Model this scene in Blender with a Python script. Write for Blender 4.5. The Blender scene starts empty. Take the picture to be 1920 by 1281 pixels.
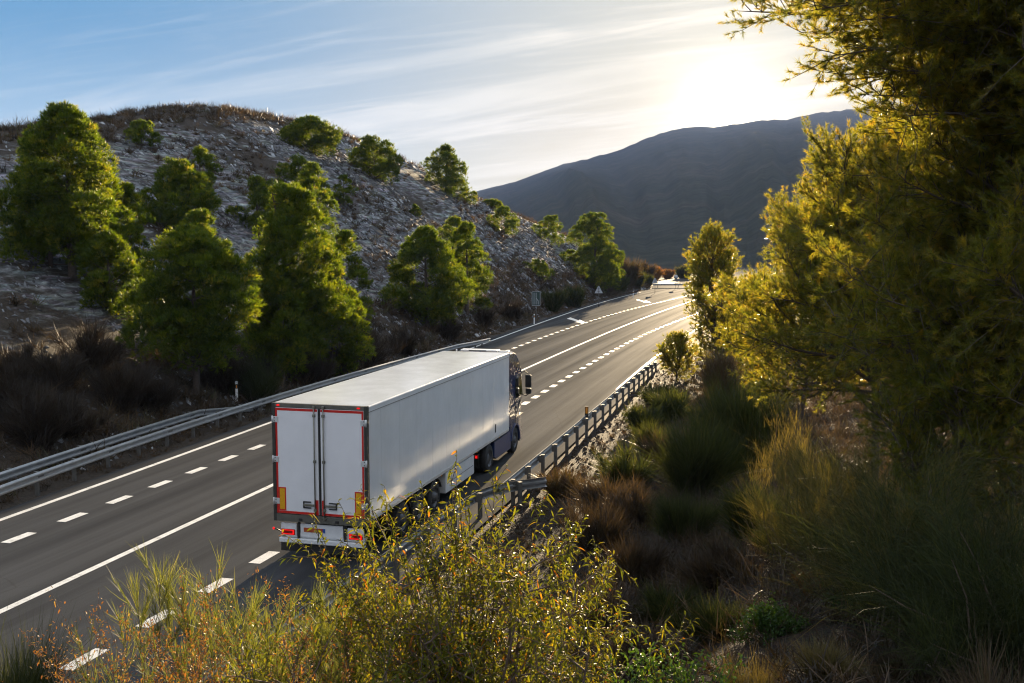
SUN_E, SKY_S, EXPO = 5.0, 0.12, 2.55
HAZE, HAZE_G, HAZE_C = 0.000085, -0.25, (0.44, 0.59, 1.0)
CL_ROT, CL_OFF, CL_AMT = -34, (12.3, 1.2, 0), 1.4
NISH, BACK_FILL, ZEN_FILL = 0.15, 0.85, 1.0
GL1, GL2, GL3 = 5.5, 0.8, 0.07
ROAD_G = 0.055
import bpy, math, random
import numpy as np
from mathutils import Vector, Matrix

random.seed(7)
RNG = np.random.default_rng(7)
SC = bpy.context.scene
COL = SC.collection
R = math.radians

# ---------------------------------------------------------------- camera
F, PITCH, CAMH = 1929.0, -0.0915, 7.92          # focal length in photo pixels, tilt, height
PW, PH = 1920.0, 1281.0
CP, SP = math.cos(PITCH), math.sin(PITCH)
cam_d = bpy.data.cameras.new("camera")
cam_d.sensor_width = 36.0
cam_d.lens = F / PW * 36.0
cam_d.clip_start = 0.1
cam_d.clip_end = 20000.0
cam = bpy.data.objects.new("camera", cam_d)
cam.location = (0, 0, CAMH)
cam.rotation_euler = (math.pi / 2 + PITCH, 0, 0)
COL.objects.link(cam)
SC.camera = cam

def ray(px, py):
    r = (px - PW / 2) / F
    u = (PH / 2 - py) / F
    return np.array([r, CP - u * SP, SP + u * CP])

def unp(px, py, z=0.0):
    d = ray(px, py)
    t = (z - CAMH) / d[2]
    return d[0] * t, d[1] * t

def at_depth(px, py, y):
    d = ray(px, py)
    t = y / d[1]
    return np.array([d[0] * t, y, CAMH + d[2] * t])

def depth_of(p):
    return p[1] * CP + (p[2] - CAMH) * SP

# ---------------------------------------------------------------- road lines (surveyed on the ground plane)
def curve_of(pts, deg=3):
    P = np.array([unp(*p) for p in pts])
    c = np.polyfit(P[:, 1], P[:, 0], deg)
    y0, y1 = P[0, 1], P[-1, 1]
    dc = np.polyder(c)
    def f(y):
        y = np.asarray(y, float)
        yc = np.clip(y, y0, y1)
        return np.polyval(c, yc) + np.polyval(dc, yc) * (y - yc)
    return f
XL = curve_of([(0, 981), (100, 942), (250, 884), (400, 829), (505, 788), (880, 655), (924, 641), (1040, 596), (1120, 569), (1190, 551)])
XDL = curve_of([(40, 1006), (138, 970), (222, 938), (301, 907), (375, 880), (433, 857), (488, 837), (975, 650), (1010, 634), (1050, 621), (1100, 605), (1158, 587), (1215, 572)])
XC = curve_of([(0, 1146), (260, 1026), (507, 914), (985, 690), (1100, 642), (1180, 607), (1275, 572)])
XDR = curve_of([(177, 1230), (305, 1155), (410, 1094), (500, 1038), (1000, 748), (1035, 726), (1065, 706), (1100, 687), (1140, 664), (1190, 635), (1250, 610)])

def slope(f, y):
    return (f(np.asarray(y, float) + 0.5) - f(np.asarray(y, float) - 0.5))
def cosq(y):
    s = slope(XC, y)
    return 1 / np.sqrt(1 + s * s)
def XR(y):
    y = np.asarray(y, float)
    return XDR(y) + 3.75 / cosq(y)

# ---------------------------------------------------------------- noise
def _hash(ix, iy, seed):
    n = (ix.astype(np.int64) * 374761393 + iy.astype(np.int64) * 668265263 + seed * 1274126177) & 0x7fffffff
    n = ((n ^ (n >> 13)) * 1274126177) & 0x7fffffff
    n = (n ^ (n >> 16)) & 0xffff
    return n / 65535.0
def vnoise(x, y, seed=0):
    x = np.asarray(x, float); y = np.asarray(y, float)
    ix, iy = np.floor(x), np.floor(y)
    fx, fy = x - ix, y - iy
    fx = fx * fx * (3 - 2 * fx); fy = fy * fy * (3 - 2 * fy)
    a, b = _hash(ix, iy, seed), _hash(ix + 1, iy, seed)
    c, d = _hash(ix, iy + 1, seed), _hash(ix + 1, iy + 1, seed)
    return (a + (b - a) * fx + (c - a) * fy + (a - b - c + d) * fx * fy) * 2 - 1
def fbm(x, y, seed=0, o=4):
    s, a, t = 0, 1.0, 0
    for k in range(o):
        s = s + a * vnoise(x * 2 ** k, y * 2 ** k, seed + k * 17); t += a; a *= 0.5
    return s / t

# ---------------------------------------------------------------- terrain height
SKY_PX = [-900, -300, 0, 60, 150, 230, 300, 370, 430, 500, 560, 640, 700, 760, 820, 880, 940, 1000, 1060, 1110, 1160, 1200, 1240, 1400]
SKY_PY = [262, 255, 246, 240, 232, 218, 205, 200, 206, 216, 227, 254, 279, 309, 339, 369, 393, 418, 443, 473, 503, 520, 538, 560]
_ys = np.arange(-60, 261, 1.0)
def _D(y):
    return np.interp(y, [0, 130, 180, 205, 225], [38, 38, 15, 8, 6])
def _ridge():
    out = []
    for y in _ys:
        yy = max(y, 34.0)
        x = float(XL(yy) - _D(yy) / cosq(yy))
        z = 15.0
        for k in range(4):
            dep = yy * CP + (z - CAMH) * SP
            px = PW / 2 + F * x / dep
            k_ = (PH / 2 - np.interp(px, SKY_PX, SKY_PY)) / F
            z = CAMH + yy * (k_ * CP + SP) / (CP - k_ * SP)
        out.append(max(z, 0.0))
    return np.array(out)
_rz = _ridge()
_rz[_ys > 212] *= np.clip((232 - _ys[_ys > 212]) / 20, 0, 1)
TOE = 2.9
def zt(x, y, rough=True):
    x = np.asarray(x, float); y = np.asarray(y, float)
    cq = cosq(y)
    dl = (XL(y) - x) * cq
    dr = (x - XR(y)) * cq
    D = _D(y)
    zr = np.interp(y, _ys, _rz)
    t = np.clip((dl - TOE) / np.maximum(D - TOE, 1), 0, 1)
    hill = zr * (1 - (1 - t) ** 1.35)
    hill = hill - np.maximum(dl - D, 0) * 0.12
    n = fbm(x * 0.12, y * 0.12, 3, 4) * 0.7 + fbm(x * 0.7, y * 0.7, 9, 3) * 0.18
    hill = hill + n * np.clip(t * 6, 0, 1) * (0.35 + 0.65 * (1 - t)) * np.clip(zr / 6, 0, 1)
    fade = np.interp(y, [6, 32], [1.0, 0.10])
    bank = np.clip((np.maximum(dr - 3.4, 0)) * 0.72, 0, 4.6) * fade
    bank = bank + fbm(x * 0.35, y * 0.35, 21, 4) * 0.35 * np.clip((dr - 1.6) / 3, 0, 1)
    bank = bank + fbm(x * 1.7, y * 1.7, 33, 3) * 0.05 * np.clip((dr - 0.9) / 1, 0, 1)
    z = np.where(dl > TOE, hill, 0) + np.where(dr > 0.9, bank, 0)
    verge = np.clip((np.maximum(dl, dr) - 0.9) / 0.5, 0, 1)
    return z - 0.07 + 0.05 * verge

def cast(px, py, far=400.0):
    d = ray(px, py)
    ts = np.concatenate([np.arange(4, 60, 0.1), np.arange(60, far, 0.3)]) / d[1]
    P = d[None, :] * ts[:, None]
    P[:, 2] += CAMH
    below = P[:, 2] <= zt(P[:, 0], P[:, 1])
    i = int(np.argmax(below))
    if not below[i]:
        i = len(ts) - 1
    p = P[i].copy()
    p[2] = float(zt(p[0], p[1]))
    return p

# ---------------------------------------------------------------- materials
def new_mat(name):
    m = bpy.data.materials.new(name)
    m.use_nodes = True
    nt = m.node_tree
    return m, nt, nt.nodes["Principled BSDF"], nt.nodes["Material Output"]

def nd(nt, kind, **kw):
    n = nt.nodes.new(kind)
    for k, v in kw.items():
        if k in n.inputs:
            n.inputs[k].default_value = v
        else:
            setattr(n, k, v)
    return n

def ramp(nt, fac, stops):
    r = nt.nodes.new("ShaderNodeValToRGB")
    e = r.color_ramp.elements
    while len(e) < len(stops):
        e.new(0.5)
    for el, (p, c) in zip(e, stops):
        el.position = p
        el.color = (*c, 1) if len(c) == 3 else c
    nt.links.new(fac, r.inputs[0])
    return r.outputs[0]

def mixc(nt, fac, a, b, mode='MIX'):
    m = nt.nodes.new("ShaderNodeMix")
    m.data_type = 'RGBA'
    m.blend_type = mode
    for sock, v in ((m.inputs[0], fac), (m.inputs[6], a), (m.inputs[7], b)):
        if hasattr(v, 'links'):
            nt.links.new(v, sock)
        elif isinstance(v, (int, float)):
            sock.default_value = v
        else:
            sock.default_value = (*v, 1)
    return m.outputs[2]

def plain(name, col, rough=0.5, metal=0.0, spec=0.5, var=0.12, scale=6.0, bump=0.0, coat=0.0):
    """Solid paint / metal / rubber with a little procedural unevenness."""
    m, nt, b, o = new_mat(name)
    tc = nd(nt, "ShaderNodeTexCoord")
    n = nd(nt, "ShaderNodeTexNoise", Scale=scale, Detail=6.0, Roughness=0.6)
    nt.links.new(tc.outputs['Object'], n.inputs['Vector'])
    lo = tuple(c * (1 - var) for c in col); hi = tuple(min(1, c * (1 + var)) for c in col)
    nt.links.new(ramp(nt, n.outputs[0], [(0.3, lo), (0.7, hi)]), b.inputs['Base Color'])
    mr = nd(nt, "ShaderNodeMapRange")
    mr.inputs[3].default_value = max(0.03, rough - 0.08); mr.inputs[4].default_value = min(1, rough + 0.08)
    nt.links.new(n.outputs[0], mr.inputs[0]); nt.links.new(mr.outputs[0], b.inputs['Roughness'])
    b.inputs['Metallic'].default_value = metal
    b.inputs['Specular IOR Level'].default_value = spec
    b.inputs['Coat Weight'].default_value = coat
    if bump:
        bp = nd(nt, "ShaderNodeBump", Strength=bump, Distance=0.02)
        nt.links.new(n.outputs[0], bp.inputs['Height']); nt.links.new(bp.outputs[0], b.inputs['Normal'])
    return m

def leaf_mat(name, stops, transl=0.4, tcol=1.6, rough=0.45, spec=0.35):
    """Thin leaves: colour by a per-tuft tint, light also passes through."""
    m, nt, b, o = new_mat(name)
    at = nd(nt, "ShaderNodeAttribute", attribute_name="tint")
    c = ramp(nt, at.outputs['Fac'], stops)
    nt.links.new(c, b.inputs['Base Color'])
    b.inputs['Roughness'].default_value = rough
    b.inputs['Specular IOR Level'].default_value = spec
    tr = nd(nt, "ShaderNodeBsdfTranslucent")
    nt.links.new(mixc(nt, 1.0, c, (tcol * 1.15, tcol, tcol * 0.4), 'MULTIPLY'), tr.inputs[0])
    mx = nd(nt, "ShaderNodeMixShader"); mx.inputs[0].default_value = transl
    nt.links.new(b.outputs[0], mx.inputs[1]); nt.links.new(tr.outputs[0], mx.inputs[2])
    nt.links.new(mx.outputs[0], o.inputs['Surface'])
    return m

def emis(name, col, strength, base=None):
    m, nt, b, o = new_mat(name)
    b.inputs['Base Color'].default_value = (*(base or col), 1)
    b.inputs['Roughness'].default_value = 0.15
    b.inputs['Emission Color'].default_value = (*col, 1)
    b.inputs['Emission Strength'].default_value = strength
    return m

# ---------------------------------------------------------------- object helpers
def tag(o, label=None, cat=None, group=None, kind=None):
    if label: o['label'] = label
    if cat: o['category'] = cat
    if group: o['group'] = group
    if kind: o['kind'] = kind
    return o

def empty(name, loc=(0, 0, 0), rz=0.0):
    o = bpy.data.objects.new(name, None)
    o.empty_display_size = 0.2
    o.location = loc
    o.rotation_euler = (0, 0, rz)
    COL.objects.link(o)
    return o

def link_mesh(name, me, parent=None):
    o = bpy.data.objects.new(name, me)
    COL.objects.link(o)
    if parent is not None:
        o.parent = parent
    return o

def np_mesh(name, V, T, mats, tint=None, smooth=False):
    """triangles or quads from numpy arrays"""
    me = bpy.data.meshes.new(name)
    V = np.ascontiguousarray(V, np.float32); T = np.ascontiguousarray(T, np.int32)
    k = T.shape[1]
    me.vertices.add(len(V)); me.vertices.foreach_set("co", V.ravel())
    me.loops.add(T.size); me.loops.foreach_set("vertex_index", T.ravel())
    me.polygons.add(len(T))
    me.polygons.foreach_set("loop_start", np.arange(0, T.size, k, dtype=np.int32))
    me.polygons.foreach_set("loop_total", np.full(len(T), k, np.int32))
    if smooth:
        me.polygons.foreach_set("use_smooth", np.ones(len(T), bool))
    for m in (mats if isinstance(mats, (list, tuple)) else [mats]):
        me.materials.append(m)
    me.update(calc_edges=True)
    if tint is not None:
        a = me.attributes.new("tint", 'FLOAT', 'POINT')
        a.data.foreach_set("value", np.ascontiguousarray(tint, np.float32))
    return me

class MB:
    """collects shapes, then links them as one mesh object"""
    def __init__(s): s.v = []; s.f = []; s.m = []; s.sm = []
    def add(s, V, Fs, mi=0, smooth=False):
        b = len(s.v)
        s.v += [tuple(map(float, p)) for p in V]
        s.f += [tuple(b + i for i in f) for f in Fs]
        s.m += [mi] * len(Fs); s.sm += [smooth] * len(Fs)
        return s
    def box(s, x0, x1, y0, y1, z0, z1, mi=0, ch=0.0):
        if ch <= 0:
            V = [(x, y, z) for x in (x0, x1) for y in (y0, y1) for z in (z0, z1)]
            Fs = [(0, 1, 3, 2), (4, 6, 7, 5), (0, 4, 5, 1), (2, 3, 7, 6), (0, 2, 6, 4), (1, 5, 7, 3)]
            return s.add(V, Fs, mi)
        bm_v = []; 
        # chamfered box: 24 vertices
        c = ch
        V = []; idx = {}
        for sx in (0, 1):
            for sy in (0, 1):
                for sz in (0, 1):
                    X = (x0, x1)[sx]; Y = (y0, y1)[sy]; Z = (z0, z1)[sz]
                    dx = c if sx == 0 else -c; dy = c if sy == 0 else -c; dz = c if sz == 0 else -c
                    idx[(sx, sy, sz, 'x')] = len(V); V.append((X, Y + dy, Z + dz))
                    idx[(sx, sy, sz, 'y')] = len(V); V.append((X + dx, Y, Z + dz))
                    idx[(sx, sy, sz, 'z')] = len(V); V.append((X + dx, Y + dy, Z))
        I = idx; Fs = []
        for a in (0, 1):
            q = [(0, 0), (1, 0), (1, 1), (0, 1)]
            fx = [I[(a, b, c2, 'x')] for b, c2 in q]; Fs.append(fx if a else fx[::-1])
            fy = [I[(b, a, c2, 'y')] for b, c2 in q]; Fs.append(fy[::-1] if a else fy)
            fz = [I[(b, c2, a, 'z')] for b, c2 in q]; Fs.append(fz if a else fz[::-1])
        for a in (0, 1):
            for b in (0, 1):
                e = [I[(0, a, b, 'y')], I[(1, a, b, 'y')], I[(1, a, b, 'z')], I[(0, a, b, 'z')]]; Fs.append(e if a == b else e[::-1])
                e = [I[(a, 0, b, 'x')], I[(a, 1, b, 'x')], I[(a, 1, b, 'z')], I[(a, 0, b, 'z')]]; Fs.append(e[::-1] if a == b else e)
                e = [I[(a, b, 0, 'x')], I[(a, b, 1, 'x')], I[(a, b, 1, 'y')], I[(a, b, 0, 'y')]]; Fs.append(e if a == b else e[::-1])
        for k in [(a, b, c2) for a in (0, 1) for b in (0, 1) for c2 in (0, 1)]:
            t = [I[(*k, 'x')], I[(*k, 'y')], I[(*k, 'z')]]
            Fs.append(t if sum(k) % 2 else t[::-1])
        return s.add(V, Fs, mi)
    def prism(s, poly, axis, a0, a1, mi=0):
        """extrude a 2D polygon along an axis; poly in the other two axes, in order"""
        n = len(poly)
        def P(p, a):
            return {'x': (a, p[0], p[1]), 'y': (p[0], a, p[1]), 'z': (p[0], p[1], a)}[axis]
        V = [P(p, a0) for p in poly] + [P(p, a1) for p in poly]
        Fs = [tuple(range(n))[::-1], tuple(range(n, 2 * n))] + [(i, (i + 1) % n, n + (i + 1) % n, n + i) for i in range(n)]
        return s.add(V, Fs, mi)
    def tube(s, P, r, n=8, mi=0, smooth=True, cap=True):
        P = [Vector(p) for p in P]
        rr = r if isinstance(r, (list, tuple)) else [r] * len(P)
        V = []
        for i, p in enumerate(P):
            d = (P[min(i + 1, len(P) - 1)] - P[max(i - 1, 0)]).normalized()
            a = d.cross(Vector((0, 0, 1)) if abs(d.z) < 0.95 else Vector((1, 0, 0))).normalized(); b = d.cross(a)
            for k in range(n):
                t = 2 * math.pi * k / n
                V.append(p + a * (math.cos(t) * rr[i]) + b * (math.sin(t) * rr[i]))
        Fs = [(i * n + k, i * n + (k + 1) % n, (i + 1) * n + (k + 1) % n, (i + 1) * n + k) for i in range(len(P) - 1) for k in range(n)]
        s.add(V, Fs, mi, smooth)
        if cap:
            m = len(P) - 1
            b = len(s.v) - len(V)
            s.f += [tuple(b + k for k in range(n))[::-1], tuple(b + m * n + k for k in range(n))]
            s.m += [mi, mi]; s.sm += [False, False]
        return s
    def lathe(s, prof, c, axis='x', n=28, mi=0, smooth=True):
        """profile of (radius, along) spun round an axis through c"""
        V = []
        for (r, a) in prof:
            for k in range(n):
                t = 2 * math.pi * k / n
                q = (r * math.cos(t), r * math.sin(t))
                V.append({'x': (c[0] + a, c[1] + q[0], c[2] + q[1]), 'y': (c[0] + q[0], c[1] + a, c[2] + q[1]), 'z': (c[0] + q[0], c[1] + q[1], c[2] + a)}[axis])
        Fs = [(i * n + k, i * n + (k + 1) % n, (i + 1) * n + (k + 1) % n, (i + 1) * n + k) for i in range(len(prof) - 1) for k in range(n)]
        return s.add(V, Fs, mi, smooth)
    def build(s, name, mats, parent=None):
        me = bpy.data.meshes.new(name)
        me.from_pydata(s.v, [], s.f)
        for m in (mats if isinstance(mats, (list, tuple)) else [mats]):
            me.materials.append(m)
        me.polygons.foreach_set("material_index", s.m)
        me.polygons.foreach_set("use_smooth", s.sm)
        me.update()
        return link_mesh(name, me, parent)

# ---------------------------------------------------------------- foliage arrays
def unit(v):
    return v / np.maximum(np.linalg.norm(v, axis=-1, keepdims=True), 1e-9)

class Foliage:
    """thin triangles and tubes gathered in arrays"""
    def __init__(s, seed=0):
        s.rng = np.random.default_rng(seed); s.V = []; s.T = []; s.t = []; s.n = 0
    def _put(s, V, T, t):
        s.V.append(V); s.T.append(T + s.n); s.t.append(t); s.n += len(V)
    def needles(s, C, D, k, L, w, spread, tint=None, along=0.0, tv=0.12):
        rng = s.rng; N = len(C)
        if N == 0: return
        if tint is None: tint = rng.random(N)
        d = unit(np.repeat(D, k, 0) + rng.normal(0, spread, (N * k, 3)))
        base = np.repeat(C, k, 0) + np.repeat(unit(D), k, 0) * (rng.random((N * k, 1)) * along)
        l = L * rng.uniform(0.65, 1.2, (N * k, 1))
        side = unit(np.cross(d, rng.normal(0, 1, (N * k, 3)))) * (w * 0.5)
        V = np.stack([base - side, base + side, base + d * l], 1).reshape(-1, 3)
        T = np.arange(N * k * 3).reshape(-1, 3)
        tt = np.clip(np.repeat(tint, k) + rng.normal(0, tv, N * k), 0, 1)
        s._put(V, T, np.repeat(tt, 3))
    def blades(s, C, D, L, w, droop, tint, bend=0.25):
        """long thin curved stems, three segments each"""
        rng = s.rng; N = len(C)
        if N == 0: return
        L = np.broadcast_to(np.asarray(L, float), (N,))[:, None]
        D = unit(D)
        side = unit(np.cross(D, rng.normal(0, 1, (N, 3)))) * (w * 0.5)
        rb = rng.normal(0, bend, (N, 3))
        pts = []
        for u in (0.0, 0.35, 0.7, 1.0):
            p = C + D * L * u + rb * L * u * u * 0.5
            p[:, 2] -= (np.broadcast_to(droop, (N,)) * L[:, 0] * u * u)
            pts.append(p)
        V = np.stack([pts[0] - side, pts[0] + side, pts[1] - side, pts[1] + side, pts[2] - side * .7, pts[2] + side * .7, pts[3]], 1).reshape(-1, 3)
        t = np.array([[0, 1, 2], [1, 3, 2], [2, 3, 4], [3, 5, 4], [4, 5, 6]])
        T = (np.arange(N)[:, None, None] * 7 + t[None]).reshape(-1, 3)
        s._put(V, T, np.repeat(np.clip(tint, 0, 1), 7))
    def leaves(s, C, D, L, W, droop, tint, fold=0.25):
        """lance-shaped leaves that arch"""
        rng = s.rng; N = len(C)
        if N == 0: return
        L = (L * rng.uniform(0.7, 1.25, N))[:, None]
        D = unit(D)
        up = np.array([0, 0, 1.0]) + rng.normal(0, 0.35, (N, 3))
        side = unit(np.cross(D, up)); nrm = np.cross(side, D)
        dr = np.broadcast_to(droop, (N,))[:, None] * rng.uniform(0.4, 1.5, (N, 1))
        def P(u, w):
            p = C + D * L * u - np.array([0, 0, 1.0]) * dr * L * u * u
            return p + side * w * W, p - side * w * W
        a1, b1 = P(0.3, 0.5); a2, b2 = P(0.68, 0.42)
        mid1 = (a1 + b1) / 2 - nrm * (W * fold); mid2 = (a2 + b2) / 2 - nrm * (W * fold)
        tip = P(1.0, 0)[0]
        V = np.stack([C, a1, mid1, b1, a2, mid2, b2, tip], 1).reshape(-1, 3)
        t = np.array([[0, 2, 1], [0, 3, 2], [1, 2, 5], [1, 5, 4], [2, 3, 6], [2, 6, 5], [4, 5, 7], [5, 6, 7]])
        T = (np.arange(N)[:, None, None] * 8 + t[None]).reshape(-1, 3)
        s._put(V, T, np.repeat(np.clip(tint, 0, 1), 8))
    def tube(s, P, r0, r1, n=5, tint=0.5):
        P = np.asarray(P, float); k = len(P)
        d = unit(np.gradient(P, axis=0))
        ref = np.array([0.3, 0.9, 0.1]) if abs(d[0, 2]) > 0.7 else np.array([0, 0, 1.0])
        a = unit(np.cross(d, ref)); b = np.cross(d, a)
        rr = np.linspace(r0, r1, k)[:, None, None]
        th = np.arange(n) * 2 * math.pi / n
        V = (P[:, None, :] + rr * (a[:, None, :] * np.cos(th)[None, :, None] + b[:, None, :] * np.sin(th)[None, :, None])).reshape(-1, 3)
        i = np.arange(k - 1)[:, None] * n; j = np.arange(n)[None, :]; j2 = (j + 1) % n
        A, B, C_, D_ = (i + j).ravel(), (i + j2).ravel(), (i + n + j2).ravel(), (i + n + j).ravel()
        T = np.concatenate([np.stack([A, B, C_], 1), np.stack([A, C_, D_], 1)])
        s._put(V, T, np.full(len(V), tint))
    def build(s, name, mat, parent=None, smooth=False):
        if not s.V: return None
        me = np_mesh(name, np.concatenate(s.V), np.concatenate(s.T), mat, np.concatenate(s.t), smooth)
        return link_mesh(name, me, parent)

def wander(p0, d, L, k, rng, wob=0.12, lift=0.0):
    """a bent path of k points"""
    P = [np.array(p0, float)]; d = unit(np.array(d, float))
    for i in range(k - 1):
        d = unit(d + rng.normal(0, wob, 3) + np.array([0, 0, lift]))
        P.append(P[-1] + d * L / (k - 1))
    return np.array(P)
# ---------------------------------------------------------------- light and air
SUN_PX, SUN_PY = 1363.0, 212.0
_sd = ray(SUN_PX, SUN_PY); _sd = _sd / np.linalg.norm(_sd)
SUN_EL = math.asin(_sd[2]); SUN_AZ = math.atan2(_sd[0], _sd[1])      # azimuth from +Y towards +X

sun_d = bpy.data.lights.new("sun", 'SUN')
sun_d.energy = SUN_E
sun_d.angle = R(0.5)
sun_d.color = (1.0, 0.77, 0.48)
sun = bpy.data.objects.new("sun", sun_d)
sun.rotation_euler = Vector(_sd).to_track_quat('Z', 'Y').to_euler()
sun.location = (100, 480, 60)
COL.objects.link(sun)

world = bpy.data.worlds.new("World"); SC.world = world
world.use_nodes = True
nt = world.node_tree
bg = nt.nodes["Background"]
sky = nd(nt, "ShaderNodeTexSky", sky_type='NISHITA')
sky.sun_disc = False
sky.sun_elevation = SUN_EL
sky.sun_rotation = SUN_AZ
sky.altitude = 500.0; sky.air_density = 1.0; sky.dust_density = 0.3; sky.ozone_density = 3.0
tc = nd(nt, "ShaderNodeTexCoord")
# high cirrus on a flat layer: direction projected onto a plane overhead
sep = nd(nt, "ShaderNodeSeparateXYZ"); nt.links.new(tc.outputs['Generated'], sep.inputs[0])
def mth(op, a, b=None, c=None):
    n = nd(nt, "ShaderNodeMath", operation=op)
    for i, v in enumerate((a, b, c)):
        if v is None: continue
        if hasattr(v, 'links'): nt.links.new(v, n.inputs[i])
        else: n.inputs[i].default_value = v
    return n.outputs[0]
zz = mth('ADD', mth('MAXIMUM', sep.outputs[2], 0.0), 0.10)
cx = mth('DIVIDE', sep.outputs[0], zz); cy = mth('DIVIDE', sep.outputs[1], zz)
cmb = nd(nt, "ShaderNodeCombineXYZ"); nt.links.new(cx, cmb.inputs[0]); nt.links.new(cy, cmb.inputs[1])
def cloud(rot, sx, sy, scale, det, lo, hi, off=(0, 0, 0), dist=0.6):
    mp = nd(nt, "ShaderNodeMapping", vector_type='TEXTURE')
    mp.inputs['Rotation'].default_value = (0, 0, R(rot)); mp.inputs['Scale'].default_value = (1 / sx, 1 / sy, 1); mp.inputs['Location'].default_value = off
    nt.links.new(cmb.outputs[0], mp.inputs[0])
    n = nd(nt, "ShaderNodeTexNoise", Scale=scale, Detail=det, Roughness=0.62, Distortion=dist)
    nt.links.new(mp.outputs[0], n.inputs['Vector'])
    mr = nd(nt, "ShaderNodeMapRange", interpolation_type='SMOOTHSTEP')
    mr.inputs[1].default_value = lo; mr.inputs[2].default_value = hi
    nt.links.new(n.outputs[0], mr.inputs[0])
    return mr.outputs[0]
def dp0_():
    dn = nd(nt, "ShaderNodeVectorMath", operation='DOT_PRODUCT'); nn_ = nd(nt, "ShaderNodeVectorMath", operation='NORMALIZE')
    nt.links.new(tc.outputs['Generated'], nn_.inputs[0]); nt.links.new(nn_.outputs[0], dn.inputs[0]); dn.inputs[1].default_value = tuple(_sd)
    return dn.outputs['Value']
c1 = cloud(CL_ROT, 0.22, 1.3, 1.0, 10.0, 0.47, 0.66, CL_OFF, 1.3)
c2 = cloud(CL_ROT + 14, 0.5, 3.2, 2.6, 9.0, 0.48, 0.74, (7, 1, 0), 1.4)
big = cloud(CL_ROT, 0.25, 0.4, 0.8, 3.0, 0.40, 0.62, (2.2, 5.1, 0), 0.3)
cm = mth('MULTIPLY', mth('ADD', mth('MULTIPLY', c1, 0.85), mth('MULTIPLY', c2, 0.35)), mth('ADD', mth('MULTIPLY', big, 0.8), 0.2))
# brightness round the sun (forward scattering of thin cloud and air)
dotn = nd(nt, "ShaderNodeVectorMath", operation='DOT_PRODUCT')
nrm = nd(nt, "ShaderNodeVectorMath", operation='NORMALIZE'); nt.links.new(tc.outputs['Generated'], nrm.inputs[0])
nt.links.new(nrm.outputs[0], dotn.inputs[0]); dotn.inputs[1].default_value = tuple(_sd)
dp = mth('MAXIMUM', dotn.outputs['Value'], 0.0)
g1 = mth('POWER', dp, 3500.0); g2 = mth("POWER", dp, 620.0); g3 = mth("POWER", dp, 90.0)
UN = 1.0 / (SKY_S * 2 ** EXPO)                 # one unit of display white
def C3(c, k=1.0): return tuple(v * UN * k for v in c)
def sm(v, lo, hi):
    n = nd(nt, "ShaderNodeMapRange", interpolation_type='SMOOTHSTEP'); n.inputs[1].default_value = lo; n.inputs[2].default_value = hi
    nt.links.new(v, n.inputs[0]); return n.outputs[0]
dot = dotn.outputs['Value']
w_sun = mth('POWER', dp, 17.0)
col = mixc(nt, w_sun, C3((0.0, 0.27, 0.60)), C3((1.0, 0.90, 0.68)))
low = mth('SUBTRACT', 1.0, sm(sep.outputs[2], 0.04, 0.21))
col = mixc(nt, mth('MULTIPLY', low, 0.85), col, mixc(nt, mth('POWER', dp, 14.0), C3((0.48, 0.76, 0.95)), C3((1.55, 1.22, 0.76))))
back = sm(mth('MULTIPLY', dot, -1.0), -0.45, 0.45)                        # pale sky opposite the sun, out of view, brightened as added fill
col = mixc(nt, back, col, C3((0.86, 0.96, 1.16), BACK_FILL))
col = mixc(nt, sm(sep.outputs[2], 0.34, 0.75), col, C3((0.84, 0.90, 0.96), ZEN_FILL))      # added brightness high overhead, out of view, to lift the fill light
# the physical sky, compressed to the photograph's range, blended in for its natural gradients
vk = nd(nt, "ShaderNodeVectorMath", operation='MULTIPLY_ADD'); nt.links.new(sky.outputs[0], vk.inputs[0]); vk.inputs[1].default_value = (1 / 1.2,) * 3; vk.inputs[2].default_value = (1, 1, 1)
vd = nd(nt, "ShaderNodeVectorMath", operation='DIVIDE'); nt.links.new(sky.outputs[0], vd.inputs[0]); nt.links.new(vk.outputs[0], vd.inputs[1])
phys = mixc(nt, 1.0, vd.outputs[0], C3((0.50, 0.62, 0.72)), 'MULTIPLY')
col = mixc(nt, NISH, col, phys)
ccol = mixc(nt, mth('POWER', dp, 16.0), C3((1.0, 1.03, 1.05)), C3((1.45, 1.30, 1.08)))
col = mixc(nt, mth('MINIMUM', mth('MULTIPLY', cm, CL_AMT), 0.92), col, ccol)
glow = mth('ADD', mth('ADD', mth('MULTIPLY', g1, GL1 * UN), mth('MULTIPLY', g2, GL2 * UN)), mth('MULTIPLY', g3, GL3 * UN))
gc = nd(nt, "ShaderNodeCombineColor")
nt.links.new(glow, gc.inputs[0]); nt.links.new(mth('MULTIPLY', glow, 0.86), gc.inputs[1]); nt.links.new(mth('MULTIPLY', glow, 0.62), gc.inputs[2])
col = mixc(nt, 1.0, col, gc.outputs[0], 'ADD')
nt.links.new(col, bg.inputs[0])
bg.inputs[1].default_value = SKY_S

vs = SC.view_settings
vs.view_transform = 'Standard'; vs.look = 'None'; vs.gamma = 1.0; vs.use_curve_mapping = False
vs.exposure = EXPO
cy_ = SC.cycles
cy_.use_denoising = True
cy_.max_bounces = 7; cy_.diffuse_bounces = 5; cy_.glossy_bounces = 3; cy_.transmission_bounces = 4
cy_.transparent_max_bounces = 6; cy_.volume_bounces = 0
cy_.sample_clamp_indirect = 4.0
cy_.caustics_reflective = False; cy_.caustics_refractive = False
cy_.filter_width = 1.15
cy_.use_adaptive_sampling = True; cy_.adaptive_threshold = 0.015

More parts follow.
